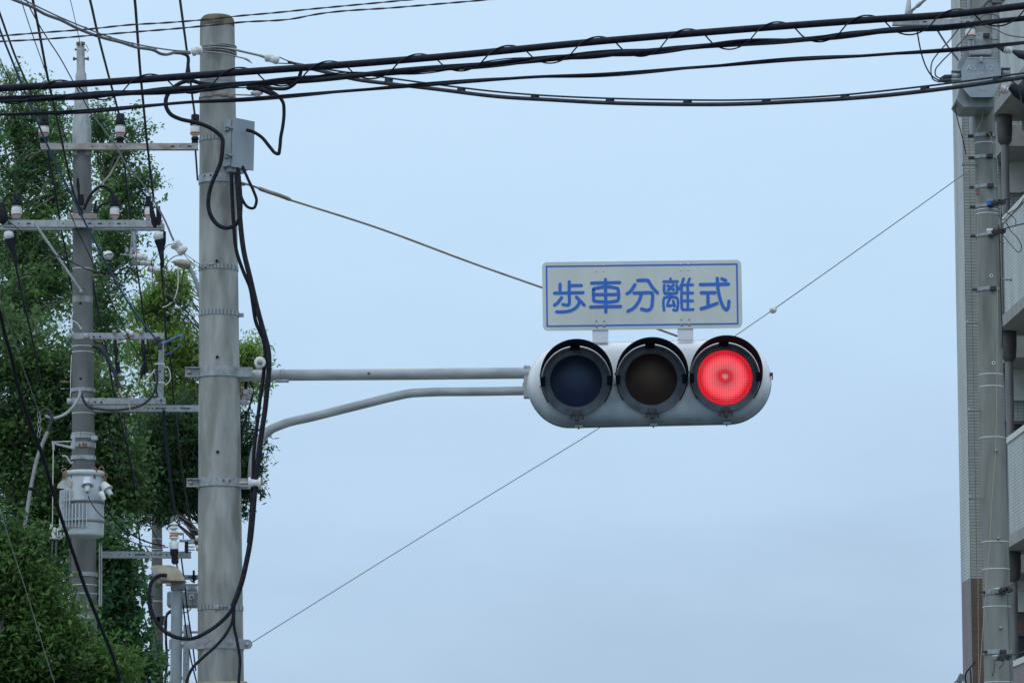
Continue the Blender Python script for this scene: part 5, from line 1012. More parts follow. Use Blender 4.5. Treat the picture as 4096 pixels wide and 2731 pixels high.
# ------------------------------------------------------------------ power lines on the left
GL = 'power lines crossing the upper left of the picture'
lines = [
 ('thick green-grey line ending at the leftmost topmost insulator', [(-60, -110), (0, 57), (35, 156), (64, 233), (107, 332), (140, 405), (175, 478)], 33, 42.8, 9, 'cable_green'),
 ('long blue line crossing the left power pole down to the steel frame corner', [(-60, -60), (0, 121), (51, 249), (121, 421), (191, 584), (236, 680), (287, 782), (332, 874), (395, 996), (478, 1152), (552, 1267), (625, 1357)], 34, 42.5, 8.5, 'cable_blue'),
 ('thin dark line from the left edge slanting down across the pole to the frame', [(-40, 130), (0, 236), (41, 332), (105, 472), (150, 568), (198, 673), (255, 794), (319, 941), (367, 1040), (430, 1181), (497, 1311), (530, 1380), (560, 1425)], 38, 42.4, 4, 'cable_green'),
 ('thin line joining the thick line above the left trees', [(60, -80), (92, 25), (137, 160), (178, 275), (195, 325)], 36, 38, 4, 'cable_green'),
 ('thick black line from the top edge down to the shaft at the double crossarm', [(110, -120), (131, 0), (153, 108), (166, 179), (191, 312), (233, 497), (271, 673), (300, 788), (326, 850)], 30, 42.4, 10, 'cable_black'),
 ('thin line over the metal pole top down to the white cleat', [(60, -120), (121, 35), (159, 105), (195, 163), (239, 230), (290, 322), (360, 448)], 30, 34, 5, 'cable_slate'),
 ('twisted black service line from the metal pole top down to the white cleat', [(360, 448), (405, 505), (459, 578), (510, 667), (564, 727), (606, 788), (651, 865), (670, 905), (693, 959), (708, 985)], 34, 21.05, 6.5, 'cable_black'),
 ('thin wire standing up from the metal pole top', [(265, -60), (281, 0), (300, 80), (319, 168)], 38, 43, 3, 'cable_green'),
 ('thick dark line ending at the middle insulator of the topmost crossarm', [(335, -90), (360, 0), (386, 115), (430, 287), (472, 443), (481, 478)], 32, 42.8, 10, 'cable_green'),
 ('thick black line crossing the topmost crossarm to the right end of the double one', [(528, -90), (539, 0), (549, 128), (561, 287), (574, 424), (590, 587), (606, 721), (615, 800)], 31, 42.5, 10.5, 'cable_black'),
 ('thick dark line just left of the thick pole ending at the half hidden insulator', [(708, -100), (720, 0), (730, 75), (745, 187), (759, 301), (773, 416), (780, 465)], 31, 42.8, 10, 'cable_green'),
 ('black line dropping below the leftmost topmost insulator', [(191, 600), (204, 680), (220, 756), (238, 878), (247, 929), (271, 1043), (284, 1142), (296, 1180)], 43.1, 50, 8, 'cable_black'),
 ('black line from the middle topmost insulator down past the reels', [(493, 600), (504, 715), (523, 874), (530, 930), (545, 1053), (564, 1187), (584, 1327), (605, 1450), (622, 1537), (640, 1680)], 43.1, 60, 7, 'cable_black'),
 ('black line emerging right of the shaft above the frame', [(367, 1104), (386, 1206), (411, 1330), (427, 1403), (456, 1569), (475, 1650), (497, 1739), (523, 1854), (542, 1991), (555, 2128), (575, 2280), (600, 2420)], 43.3, 62, 7.5, 'cable_black'),
 ('black line from the right strain insulator down through the frame', [(644, 1053), (657, 1203), (673, 1397), (676, 1409), (695, 1601), (711, 1747), (738, 1950), (758, 2065), (778, 2157), (790, 2200)], 42.8, 62, 8, 'cable_black'),
 ('black line at the left edge from the hanging insulator into the trees', [(61, 1056), (93, 1200), (137, 1391), (160, 1520)], 42.8, 48, 8, 'cable_black'),
 ('thick black aerial cable at the far left running down past the transformer', [(-60, 1130), (0, 1251), (19, 1337), (38, 1397), (70, 1540), (105, 1650), (134, 1730), (166, 1810), (204, 1937), (236, 2042), (271, 2147), (300, 2231), (344, 2358), (383, 2454), (415, 2534), (446, 2607), (480, 2720)], 34, 38, 15, 'cable_black'),
 ('pale thin stay wire at the lower left', [(-30, 1960), (0, 2039), (32, 2141), (61, 2231), (96, 2336), (128, 2441), (166, 2566), (217, 2728), (240, 2800)], 36, 37, 4, 'strand'),
 ('pale thin stay wire down to the chain', [(-20, 1130), (0, 1193), (32, 1283), (67, 1397), (110, 1520), (155, 1645)], 40, 42.2, 4, 'strand'),
 ('thin black wire drooping from the left sleeve across the shaft to the reels', [(25, 880), (64, 909), (128, 964), (204, 1012), (287, 1050), (376, 1085), (478, 1095), (542, 1091), (587, 1063)], 42.6, 42.6, 4, 'cable_black'),
 ('thin line through the steel frame toward the far trees', [(402, 1642), (434, 1747), (465, 1841), (500, 1960)], 44, 55, 5, 'cable_black'),
 ('thin line parallel to it nearer the ribbed insulator', [(494, 1650), (510, 1771), (529, 1873), (574, 2017), (599, 2096), (650, 2200)], 44, 58, 5, 'cable_black'),
 ('bundle of dark purple wires dropping to the ribbed insulator', [(655, 1640), (660, 1720), (668, 1800), (680, 1900), (690, 1980), (700, 2060)], 42.8, 42.8, 13, 'cable_black'),
 ('black line behind the thick pole below the topmost crossarm', [(782, 604), (786, 660), (790, 720)], 43.2, 45, 8, 'cable_black'),
 ('thin wire from the metal pole top down past the topmost crossarm', [(368, 470), (378, 530), (390, 620), (403, 705)], 43.1, 43.2, 2.5, 'cable_black'),
 ('thin line beside the thick black one in the left trees', [(225, 430), (245, 500), (275, 590), (298, 690), (330, 790), (375, 900), (420, 1000), (470, 1120), (520, 1210), (560, 1320)], 43.5, 50, 3, 'cable_black'),
 ('pair line left of the lamp tube dropping out of the frame', [(700, 2230), (715, 2290), (730, 2400), (745, 2520), (765, 2640), (790, 2740)], 64, 66, 6, 'cable_black'),
 ('second line left of the lamp tube dropping out of the frame', [(725, 2230), (738, 2330), (750, 2440), (768, 2560), (783, 2680)], 64, 66, 6, 'cable_black'),
 ('black line left of the far pole dropping down', [(565, 2235), (575, 2300), (590, 2400), (600, 2460)], 64, 66, 6, 'cable_black'),
 ('dark wire at the left of the far pole ending at its clamp', [(545, 2240), (560, 2350), (572, 2440), (582, 2480), (595, 2525)], 66, 67.5, 5, 'cable_black'),
]
def extend(pts, Y0, Y1):
    L_ = [0]
    for a, b in zip(pts, pts[1:]): L_.append(L_[-1] + math.hypot(b[0] - a[0], b[1] - a[1]))
    q = [(p[0], p[1], Y0 + (Y1 - Y0) * l / L_[-1]) for p, l in zip(pts, L_)]
    (ax_, ay_), (bx_, by_) = pts[0][:2], pts[1][:2]
    if ay_ < 0 and by_ > ay_:      # the line carries on overhead toward the camera
        k_ = 1900 / (by_ - ay_); dy_ = q[1][2] - q[0][2]
        q = [(ax_ - (bx_ - ax_) * k_ * 1.25, ay_ - 1900, max(q[0][2] - max(dy_ * k_, 8), 12)), ] + q
    return q
for lb, pts, Y0, Y1, w_, mt in lines:
    pts = extend(pts, Y0, Y1)
    cable('power_line', lb, 'wire', pts, Y0, Y1, w_, mt, GL, k=4, n=7, Yr=max(Y0, Y1) * .55 + min(Y0, Y1) * .45)
# service drop fan from cleat to behind the thick pole
for i, (lb, pts, w_) in enumerate((('upper thin wire from the white cleat to the buckle', [(728, 1008), (760, 1030), (800, 1060)], 3), ('lower thin wire from the white cleat to the buckle', [(735, 1015), (750, 1035), (790, 1065), (806, 1075)], 3),
     ('wire loop hanging left of the white cleat', [(688, 975), (665, 985), (650, 1010), (630, 1020), (613, 1060), (610, 1105)], 3.5), ('wire loop passing under the small lamp head', [(722, 1020), (700, 1025), (670, 1050), (656, 1100), (654, 1150), (662, 1200)], 4),
     ('white wire curling under the small lamp head', [(711, 1067), (713, 1120), (707, 1170), (695, 1200), (670, 1222), (650, 1230)], 4.5), ('dark drop wire under the small lamp head', [(735, 1075), (728, 1130), (722, 1190)], 4),
     ('first of the parallel drop wires slanting to the thick pole', [(650, 1125), (690, 1180), (730, 1240), (790, 1325)], 3.5), ('second of the parallel drop wires slanting to the thick pole', [(655, 1110), (700, 1170), (745, 1225), (792, 1300)], 3.5), ('third of the parallel drop wires slanting to the thick pole', [(652, 1118), (694, 1172), (738, 1230), (792, 1308)], 3))):
    cable('drop_wire', lb, 'wire', pts, 20.95, 20.50 if 'buckle' in lb else 20.95, w_, 'cable_white' if 'white wire' in lb else 'cable_slate', 'thin service wires left of the thick pole', k=4, n=6)
mb = MB(); mb.tube([P(664, 1180, 20.9), P(680, 1195, 20.9), P(692, 1203, 20.9)], [.007, .014, .010], 8); o = mb.build('splice', M['rubber'], origin=P(664, 1180, 20.9)); o['label'] = 'black splice sleeve where the thin service wires gather'; o['category'] = 'splice'

# ------------------------------------------------------------------ right pole
RP = Pole((3938, 500, 84), (3992, 2600, 114), 42.0); s_ = S(42)
rp_ = thing('utility_pole', 'olive-grey concrete pole at the right edge in front of the tiled building', 'pole', RP.at_z(0)[0])
mb = MB(); RP.shaft(mb, RP.z(-160), 32); mb.build('shaft', M['right_concrete'], rp_)
for y, h in ((545, 14), (632, 14), (750, 14), (828, 12), (945, 12), (1160, 14), (2370, 18), (2608, 18), (150, 22)):
    mb = MB(); RP.band(mb, y, h, .010, 32); b = mb.build('pole_band', M['galvanised'], rp_)
    mb = MB(); mb.box(RP.front(y + 2, 12, .02), .07, .04, .045, None, .006); mb.box(RP.front(y, -46, .0) + Vector((-.03, 0, 0)), .06, .03, .03, None, .005); mb.build('clasp', M['latch_black'], b)
for y in (575, 842, 858, 1500, 1548, 1752, 2168, 2277, 2427, 2728):
    mb = MB(); RP.band(mb, y, 3.5, .003, 32); mb.build('steel_tie', M['porcelain'], rp_)
for y, x in ((1112, 6), (1460, 6)):
    mb = MB(); p = RP.front(y, x, .001); mb.lathe(p, (0, -1, 0), [(0, .020), (.004, .020), (.004, .010), (0, .010)], 14); o = mb.build('bolt_hole', M['porcelain'], rp_); mb = MB(); mb.lathe(p, (0, -1, 0), [(.001, .010), (.002, .010), (.002, 0)], 12); mb.build('hole_centre', M['dark_hole'], o)
for y, x in ((1808, 6), (2158, 6), (2515, 6)):
    mb = MB(); mb.lathe(RP.front(y, x, .0), (0, -1, 0), [(0, .018), (.02, .016), (.03, .008), (.03, 0)], 12); mb.build('bolt', M['bolt_steel'], rp_)
for y, x0, x1 in ((657, 3852, 3905), (1290, 3870, 3912), (1640, 3876, 3920), (1990, 3879, 3925), (1118, 4005, 4045)):
    mb = MB(); mb.tube([P(x0, y, 41.9), P(x1, y + 1, 41.95)], .010, 8); xx = x0 if x0 < 3950 else x1; mb.tube([P(xx - 4, y, 41.9), P(xx + 3, y, 41.9)], .020, 8); mb.build('step_bolt', M['steel_tube'], rp_)
mb = MB(); mb.box(P(3910, 768, 41.85), 20 * s_, .03, 26 * s_, None, .004); mb.build('red_tag', M['lamp_brown'], rp_)
cable('thin_wire', 'thin tan wire running down the face of the right pole', 'wire', [(3990, 1160), (3988, 1400), (3986, 1650), (3981, 1830), (3968, 2000), (3958, 2180), (3945, 2350), (3930, 2540), (3918, 2731), (3915, 2800)], 41.75, 41.7, 2.5, 'cable_tan')
cable('thin_wire', 'thin tan wire along the tiled corner left of the right pole', 'wire', [(3865, 625), (3885, 700), (3905, 790), (3910, 1000), (3912, 1300), (3916, 1600), (3914, 2000), (3912, 2300), (3915, 2731)], 41.7, 41.9, 2, 'cable_tan')
cable('thin_wire', 'pale wire curling across the shaft under the hexagonal switch', 'wire', [(3934, 430), (3932, 460), (3920, 500), (3905, 530), (3925, 532), (3955, 533), (3965, 555), (3975, 590), (3988, 640), (3992, 700)], 41.7, 41.7, 3, 'cable_tan')
cable('thin_wire', 'black wire down the right side of the right pole', 'wire', [(3995, 900), (3999, 1000), (4001, 1100), (4006, 1250), (4010, 1350), (4008, 1390)], 41.9, 41.9, 4, 'rubber')
cable('thin_wire', 'dark wire from the hook at the building corner down to the shaft', 'wire', [(3817, 428), (3823, 450), (3833, 490), (3852, 560), (3864, 620)], 41.7, 41.7, 4, 'rubber')
mb = MB(); mb.tube([P(3836, 410, 41.7), P(3818, 426, 41.7)], .018, 8); mb.sphere(P(3817, 428, 41.7), .018, 10); o = mb.build('wire_hook', M['rust'], origin=P(3836, 410, 41.7)); o['label'] = 'rusty hook at the upper left corner of the tiled building'; o['category'] = 'hook'
# hexagonal switch
hs = thing('switch_box', 'grey hexagonal pole switch lettered AS 912 near the top of the right pole', 'switch', P(3925, 430, 41.7))
hexp = [(3867, 236), (3978, 236), (4002, 262), (4006, 325), (3973, 389), (3882, 389), (3847, 350), (3845, 275)]
mb = MB(); A_ = [P(x, y, 41.35) for x, y in hexp]; B_ = [P(x + (3925 - x) * .02, y + 6, 41.80) for x, y in hexp]; mb.add(A_ + B_, [tuple(range(7, -1, -1)), tuple(range(8, 16))] + [(i, (i + 1) % 8, 8 + (i + 1) % 8, 8 + i) for i in range(8)]); mb.build('body', M['box_grey'], hs)
mb = MB(); A_ = [P(x, y, 41.5) for x, y in ((3872, 245), (3980, 245), (3975, 428), (3855, 428), (3825, 398))]; mb.add([p for p in A_] + [p + Vector((0, .5, 0)) for p in A_], [(4, 3, 2, 1, 0), (5, 6, 7, 8, 9), (0, 1, 6, 5), (1, 2, 7, 6), (2, 3, 8, 7), (3, 4, 9, 8), (4, 0, 5, 9)]); mb.build('base', M['steel_tube'], hs)
mb = MB(); A_ = [P(x, y, 41.62) for x, y in ((3826, 285), (3835, 245), (3866, 205), (3985, 205), (3994, 240), (3985, 300))]; mb.add([p for p in A_] + [p + Vector((0, .3, 0)) for p in A_], [(5, 4, 3, 2, 1, 0), (6, 7, 8, 9, 10, 11)] + [(i, (i + 1) % 6, 6 + (i + 1) % 6, 6 + i) for i in range(6)]); mb.build('back_plate', M['steel_tube'], hs)
mb = MB(); mb.box(P(3925, 240, 41.3), 15 * s_, .05, 22 * s_, None, .006); mb.box(P(3923, 234, 41.36), 110 * s_, .03, 7 * s_, None, .003); mb.build('lid_clip', M['galvanised'], hs)
for x0, x1, nm in ((3806, 3840, 'left_port'), (4006, 4040, 'right_port')):
    mb = MB(); mb.lathe(P(x0, 306 if x0 < 3900 else 295, 41.5), (1, 0, 0), [(0, .0), (0, 17 * s_), ((x1 - x0) * s_, 17 * s_), ((x1 - x0) * s_, 0)], 16); mb.box(P((x0 + x1) / 2, 322 if x0 < 3900 else 312, 41.5), 46 * s_, .10, 8 * s_, None, .006); mb.box(P((x0 + x1) / 2, 287 if x0 < 3900 else 275, 41.5), 36 * s_, .10, 8 * s_, None, .006); mb.build('cable_port', M['galvanised'], hs)
mb = MB(); mb.tube([P(3806, 308, 41.5), P(3780, 312, 41.5), P(3758, 318, 41.5)], [10 * s_, 13 * s_, 5 * s_], 12); mb.tube([P(3804, 322, 41.45), P(3780, 324, 41.45), P(3754, 326, 41.45)], [9 * s_, 8 * s_, 4 * s_], 12); mb.build('lead_boot', M['cable_slate'], hs)
mb = MB(); mb.box(P(3912, 178, 41.6), 40 * s_, .12, 48 * s_, None, .01); mb.box(P(3922, 214, 41.55), 90 * s_, .12, 22 * s_, None, .01); mb.build('hanger', M['galvanised'], hs)
def text(body, x, y, Y, size, parent, mat, sx=1.0):
    cu = bpy.data.curves.new('letters', 'FONT'); cu.body = body; cu.size = size; cu.align_x = 'CENTER'; cu.align_y = 'CENTER'; cu.extrude = .002; cu.space_character = 1.15
    t_ = bpy.data.objects.new('letters', cu); C.objects.link(t_); dg = bpy.context.evaluated_depsgraph_get(); me = bpy.data.meshes.new_from_object(t_.evaluated_get(dg)); bpy.data.objects.remove(t_)
    o = bpy.data.objects.new('letters', me); C.objects.link(o); me.materials.clear(); me.materials.append(mat); o.parent = parent; o.location = P(x, y, Y) - WL[parent.name]; o.rotation_euler = (R(90), 0, 0); o.scale = (sx, 1, 1)
text('AS 912', 3920, 272, 41.345, 32 * s_, hs, M['pale_letter'], 1.05); text('02', 3922, 302, 41.345, 22 * s_, hs, M['pale_letter'], 1.1); text('310', 3926, 357, 41.345, 20 * s_, hs, M['pale_letter'])
G9 = 'leads looping left of the hexagonal switch'
cable('switch_lead', 'outermost grey lead swinging left of the hexagonal switch', 'cable', [(3668, 120), (3676, 170), (3690, 230), (3705, 270), (3728, 305), (3760, 325)], 41.2, 41.4, 6, 'cable_slate', G9)
cable('switch_lead', 'middle grey lead crossing down left of the hexagonal switch', 'cable', [(3835, 115), (3800, 160), (3755, 210), (3728, 250), (3724, 290), (3732, 318), (3760, 330)], 41.3, 41.4, 6, 'cable_grey', G9)
cable('switch_lead', 'innermost grey lead crossing down left of the hexagonal switch', 'cable', [(3885, 115), (3860, 150), (3810, 205), (3760, 255), (3742, 280), (3742, 302), (3770, 318)], 41.3, 41.45, 6, 'cable_grey', G9)
cable('switch_lead', 'grey rod slanting from the crossarm down to the hexagonal switch', 'rod', [(3745, 115), (3790, 185), (3834, 243)], 41.6, 41.6, 8, 'cable_grey', G9)
cable('switch_lead', 'grey lead curving right from the crossarm past the building', 'cable', [(3925, 100), (3980, 118), (4030, 140), (4096, 150), (4160, 150)], 41.5, 41.0, 6, 'cable_grey', G9)
cable('switch_lead', 'grey lead hanging right of the hexagonal switch', 'cable', [(4045, 323), (4070, 345), (4083, 390), (4090, 440), (4110, 470)], 41.0, 41.0, 6, 'cable_slate', G9)
mb = MB(); mb.tube([P(4040, 345, 41.2), P(4070, 365, 41.2), P(4110, 385, 41.2), P(4150, 400, 41.2)], [14 * s_, 26 * s_, 34 * s_, 34 * s_], 14); o = mb.build('cable_sleeve', M['rubber'], origin=P(4050, 350, 41.2)); o['label'] = 'big black sleeve right of the hexagonal switch at the picture edge'; o['category'] = 'sleeve'
o = reel('white red-banded insulator leaning right of the hexagonal switch, upper', 4032, 200, 30, 34, 41.2, (1, 0, -.25), 'insulators beside the hexagonal switch')
o = reel('white red-banded insulator behind the big black sleeve, lower', 4018, 360, 30, 36, 41.3, (1, 0, -.35), 'insulators beside the hexagonal switch')
mb = MB(); mb.tube([P(3980, 182, 41.3), P(4022, 200, 41.3)], [4 * s_, 15 * s_], 10); mb.tube([P(4050, 205, 41.2), P(4080, 218, 41.2), P(4110, 225, 41.2)], [6 * s_, 17 * s_, 19 * s_], 10); o = mb.build('lead_boot', M['cable_slate'], origin=P(4022, 200, 41.3)); o['label'] = 'grey boots either side of the upper leaning insulator'; o['category'] = 'boot'
pin('white red-banded insulator standing in front of the right pole top', 3882, 112, 160, 42, 41.45, 2, False)
ca = crossarm('pale crossarm reaching left from the right pole under the black trunk cables', 3570, 3900, 76, 100, 41.5, 'dull_zinc', (3699, 3872), (3847,), grp=rp_)
mb = MB(); mb.box(P(3980, 110, 41.45), 20 * s_, .05, 105 * s_, None, .005); mb.build('upright', M['dull_zinc'], ca)
mb = MB(); mb.tube([P(3632, 50, 41.4), P(3636, 0, 41.4), P(3634, -10, 41.4)], [13 * s_, 7 * s_, 3 * s_], 12); mb.tube([P(3620, 55, 41.4), P(3650, 55, 41.4)], .03, 8); mb.tube([P(3645, 45, 41.35), P(3700, 0, 41.2), P(3740, -40, 41.1)], 6 * s_, 8); mb.box(P(3675, 20, 41.3), .06, .05, .04, Matrix.Rotation(R(-40), 3, 'Y'), .006)
o = mb.build('cable_end', M['dull_zinc'], origin=P(3632, 50, 41.4)); o['label'] = 'grey cable terminal standing on the left end of the right pole crossarm'; o['category'] = 'terminal'
for i, (x, y, lb) in enumerate(((3960, 5, 'topmost clamp with coiled leads on the right pole at the top edge'),)):
    mb = MB(); mb.tube(path([(3930, 30), (3950, 5), (3990, 0), (4020, -5)], 41.4), 8 * s_, 8); mb.tube(path([(3890, 95), (3930, 40), (3980, 20), (4010, 10)], 41.4), 3 * s_, 6); mb.tube(path([(3895, 100), (3940, 60), (3985, 62), (4000, 75)], 41.4), 3 * s_, 6); mb.box(P(3985, 8, 41.4), .10, .08, .05, None, .01); o = mb.build('lead_coil', M['cable_grey'], origin=P(3930, 30, 41.4)); o['label'] = lb; o['category'] = 'cable'
# telephone clamps on the right pole
G10 = 'drop wire clamps on the right pole'
def drop(label, x, y, body, pts_list):
    o = thing('wire_clamp', label, 'clamp', P(x, y, 41.7), G10)
    mb = MB(); mb.lathe(P(x, y, 41.72) + Vector((0, 0, -.03)), (0, 0, 1), [(0, .03), (.01, .045), (.03, .035), (.04, .045), (.06, .04), (.065, 0)], 14); mb.build('body', M[body], o)
    mb = MB()
    for dx in (18, 30, 42, 52): mb.box(P(x + dx, y - (dx - 18) * .15, 41.65), .05, .05, .05 + .02 * ((dx // 6) % 2), Matrix.Rotation(R(dx * 7), 3, 'Y'), .008)
    mb.build('black_grip', M['latch_black'], o)
    for q, w_ in pts_list: mb = MB(); mb.tube(path(q, 41.6, 40.5), w_ / 2 * s_, 6); mb.build('drop_wire', M['cable_slate'], o)
drop('blue and black drop wire clamp, upper of the pair near the fourth floor', 3962, 812, 'bright_blue', [([(3990, 812), (4030, 795), (4096, 768), (4160, 745)], 5), ([(3992, 860), (4010, 880), (4040, 850), (4060, 840), (4096, 795), (4160, 730)], 4), ([(4020, 845), (4040, 858), (4062, 880), (4063, 905)], 4), ([(3995, 830), (4000, 870), (4012, 900)], 3)])
drop('white and black drop wire clamp, lower of the pair near the fourth floor', 3962, 928, 'porcelain', [([(4005, 920), (4040, 908), (4096, 895), (4160, 880)], 5), ([(4012, 940), (4040, 975), (4080, 1008), (4086, 990), (4075, 960), (4040, 920), (4025, 890)], 3.5), ([(4000, 965), (4010, 975), (4018, 972)], 3)])
drop('wire clamp with white insulator at the brown tiled storey', 3990, 2362, 'galvanised', [([(4000, 2355), (4050, 2338), (4070, 2325), (4120, 2300)], 4), ([(4076, 2330), (4080, 2360), (4096, 2362)], 4), ([(4030, 2370), (4034, 2500), (4042, 2731)], 2.5)])
drop('wire clamp with hanging grips at the bottom of the right pole', 3985, 2630, 'galvanised', [([(4020, 2620), (4060, 2614), (4120, 2600)], 5), ([(4020, 2622), (4014, 2650), (3998, 2670)], 4), ([(3978, 2650), (3975, 2680), (3970, 2700)], 6)])
cable('curl_cable', 'black cable curling out at the bottom left of the right pole', 'cable', [(3900, 2645), (3880, 2670), (3870, 2680), (3862, 2700), (3866, 2740), (3870, 2790)], 41.6, 41.6, 6, 'rubber')
cable('curl_cable', 'second black cable curling left of the right pole at the frame bottom', 'cable', [(3880, 2675), (3883, 2700), (3884, 2731), (3880, 2790)], 41.6, 41.6, 6, 'rubber')
mb = MB(); mb.box(P(3842, 2712, 41.6), .06, .06, .10, Matrix.Rotation(R(25), 3, 'Y'), .01); mb.tube([P(3850, 2700, 41.6), P(3800, 2745, 41.6)], .008, 6); o = mb.build('grip', M['cable_grey'], origin=P(3842, 2712, 41.6)); o['label'] = 'grey wire grip poking out at the bottom beside the brown tiles'; o['category'] = 'clamp'

# ------------------------------------------------------------------ apartment building
BY = 60.0; fd = Vector((-.056, 1, 0)).normalized()       # facade runs away from the camera, slightly left
cor_top = P(3858, 450, BY); X0 = P(3866, 1366, BY).x; CR = Vector((X0, BY, 0))
bl = thing('apartment_building', 'pale tiled apartment block with balconies at the right edge, brown tiles below', 'building', CR)
Zt = 22.0; zsw = P(0, 2312, BY).z
def wall(name, a, b, z0, z1, mat, parent, out_=None):
    mb = MB(); L_ = (b - a).length; A, B = Vector((a.x, a.y, 0)), Vector((b.x, b.y, 0))
    z = Vector((0, 0, 1)); mb.quad(A + z * z0, B + z * z0, B + z * z1, A + z * z1, ((0, z0), (L_, z0), (L_, z1), (0, z1))); return mb.build(name, mat, parent)
far_ = CR + fd * .85; rgt = CR + Vector((3.2, 0, 0)); bkr = far_ + Vector((3.2, 0, 0))
def block(name, z0, z1, mat):
    mb = MB(); z = Vector((0, 0, 1)); q = [far_, CR, rgt, bkr]; u = 0
    for i in range(4):
        a, b = q[i], q[(i + 1) % 4]; L_ = (b - a).length; mb.quad(a + z * z0, b + z * z0, b + z * z1, a + z * z1, ((u, z0), (u + L_, z0), (u + L_, z1), (u, z1)))
    return mb.build(name, mat, bl)
block('wall', zsw, Zt, M['pale_tile'] if False else M['dull_tile']); o = block('base_wall', 0, zsw, M['brown_tile'])
# pale side strip: the narrow face on the facade line is paler tile
mb = MB(); z = Vector((0, 0, 1)); a, b = far_ - Vector((.004, 0, 0)), CR - Vector((.004, 0, 0)); L_ = (b - a).length; mb.quad(a + z * (zsw + .01), b + z * (zsw + .01), b + z * Zt, a + z * Zt, ((0, 0), (L_, 0), (L_, 14), (0, 14))); mb.build('side_wall', M['pale_tile'], bl)
# parapets: facade line nearer than Y 56.7
PA = CR + fd * ((56.7 - BY) / fd.y); zf = lambda y: P(0, y, 56.7).z
floorh = P(0, 870, 56.7).z - P(0, 1750, 56.7).z
main0 = PA + Vector((1.6, 0, 0))
for k in range(-1, 4):
    ztop_ = P(0, 870, 56.7).z - floorh * k; zbot = P(0, 1300, 56.7).z - floorh * k
    nb = PA - fd * 14
    m_ = M['pale_tile'] if k < 2 else M['brown_tile']
    f = thing.__call__ if False else None
    mb = MB(); z = Vector((0, 0, 1)); tk = Vector((.14, 0, 0))
    cap = .085; slab = .17; L_ = 14
    zt, zb_ = ztop_ - cap, zbot + slab
    mb.quad(PA + z * zb_, nb + z * zb_, nb + z * zt, PA + z * zt, ((0, zb_), (L_, zb_), (L_, zt), (0, zt))); mb.quad(nb + tk + z * zb_, PA + tk + z * zb_, PA + tk + z * zt, nb + tk + z * zt, ((0, zb_), (L_, zb_), (L_, zt), (0, zt))); mb.quad(PA + tk + z * zb_, PA + z * zb_, PA + z * zt, PA + tk + z * zt, ((0, zb_), (.14, zb_), (.14, zt), (0, zt)))
    pr_ = mb.build('balcony', m_, bl)
    mb = MB(); mb.frame(nb + Vector((-.02, 0, zt)), Vector((.18, 0, 0)), PA - nb + fd * .01, z * cap); mb.build('parapet_cap', M['plaster_cap'], pr_)
    mb = MB(); mb.frame(nb + Vector((-.012, 0, zbot)), Vector((3.2, 0, 0)), PA - nb + fd * 1.0, z * (slab - .002)); mb.frame(PA + Vector((.42, 0, zbot - .16)) + fd * 2.0, Vector((2.8, 0, 0)), fd * 1.25, z * (slab + .15)); mb.build('slab', M['beige_slab'], pr_)
    mb = MB(); mb.frame(nb + Vector((.46, 0, zbot - .16)), Vector((.22, 0, 0)), PA - nb + fd * .9, z * .155); mb.build('beam', M['soffit'], pr_)
    # downpipe inside the balcony
    pc = PA + fd * .6 + Vector((.15, 0, 0)); mb = MB(); mb.tube([pc + z * (zbot - floorh + .2), pc + z * (zbot - .30)], .058, 14); dp = mb.build('downpipe', M['downpipe'], pr_); mb = MB(); mb.lathe(pc + z * (zbot - .34), (0, 0, 1), [(-.1, .062), (-.05, .10), (.12, .115), (.33, .115)], 16); mb.build('pipe_collar', M['pipe_collar'], dp)
    mb = MB(); q0 = P(0, 1600, 59.9).z - P(0, 1300, 56.7).z + zbot; q1 = P(0, 1360, 59.9).z - P(0, 1300, 56.7).z + zbot; mb.frame((CR.x + .6, 59.9, q0), (2.5, 0, 0), (0, .08, 0), (0, 0, q1 - q0)); mb.build('white_panel', M['plaster_cap'], bl)
    # frontal wall window of this storey
    wx = CR + Vector((1.15, -.03, 0)); zw = zbot - 1.0
    mb = MB(); mb.box(wx + z * (zw - .75), 1.1, .05, 1.5, None, .004); wo = mb.build('window', M['window_glass'], bl); mb = MB(); mb.box(wx + Vector((-.57, -.02, zw - .75)), .05, .06, 1.56); mb.box(wx + Vector((0, -.02, zw + .03)), 1.19, .06, .05); mb.box(wx + Vector((0, -.02, zw - 1.53)), 1.19, .06, .05); mb.build('frame', M['window_frame'], wo)
# long recessed facade wall behind the balconies
mb = MB(); a = main0 + fd * 3.2; b = main0 - fd * 14; L_ = (b - a).length; mb.quad(a, b, b + z * Zt, a + z * Zt, ((0, 0), (L_, 0), (L_, Zt), (0, Zt))); mb.quad(a + Vector((8, 0, 0)), a, a + z * Zt, a + Vector((8, 0, Zt)), ((0, 0), (8, 0), (8, Zt), (0, Zt))); mb.quad(b, b + Vector((8, 0, 0)), b + Vector((8, 0, Zt)), b + z * Zt, ((0, 0), (8, 0), (8, Zt), (0, Zt)))
mb.build('facade', M['pale_tile'], bl)
mb = MB(); mb.frame(b + Vector((-1.7, -.1, Zt)), Vector((9.8, 0, 0)), a - b + fd * 1.2, z * .4); mb.build('roof', M['beige_slab'], bl)
# drain pipe up the recess by the tiled corner
mb = MB(); pc = P(3888, 450, 59.8); mb.tube([Vector((pc.x, 59.85, P(0, 540, 59.85).z)), Vector((pc.x, 59.85, 21.5))], .045, 12); mb.build('wall_pipe', M['box_grey'], bl)

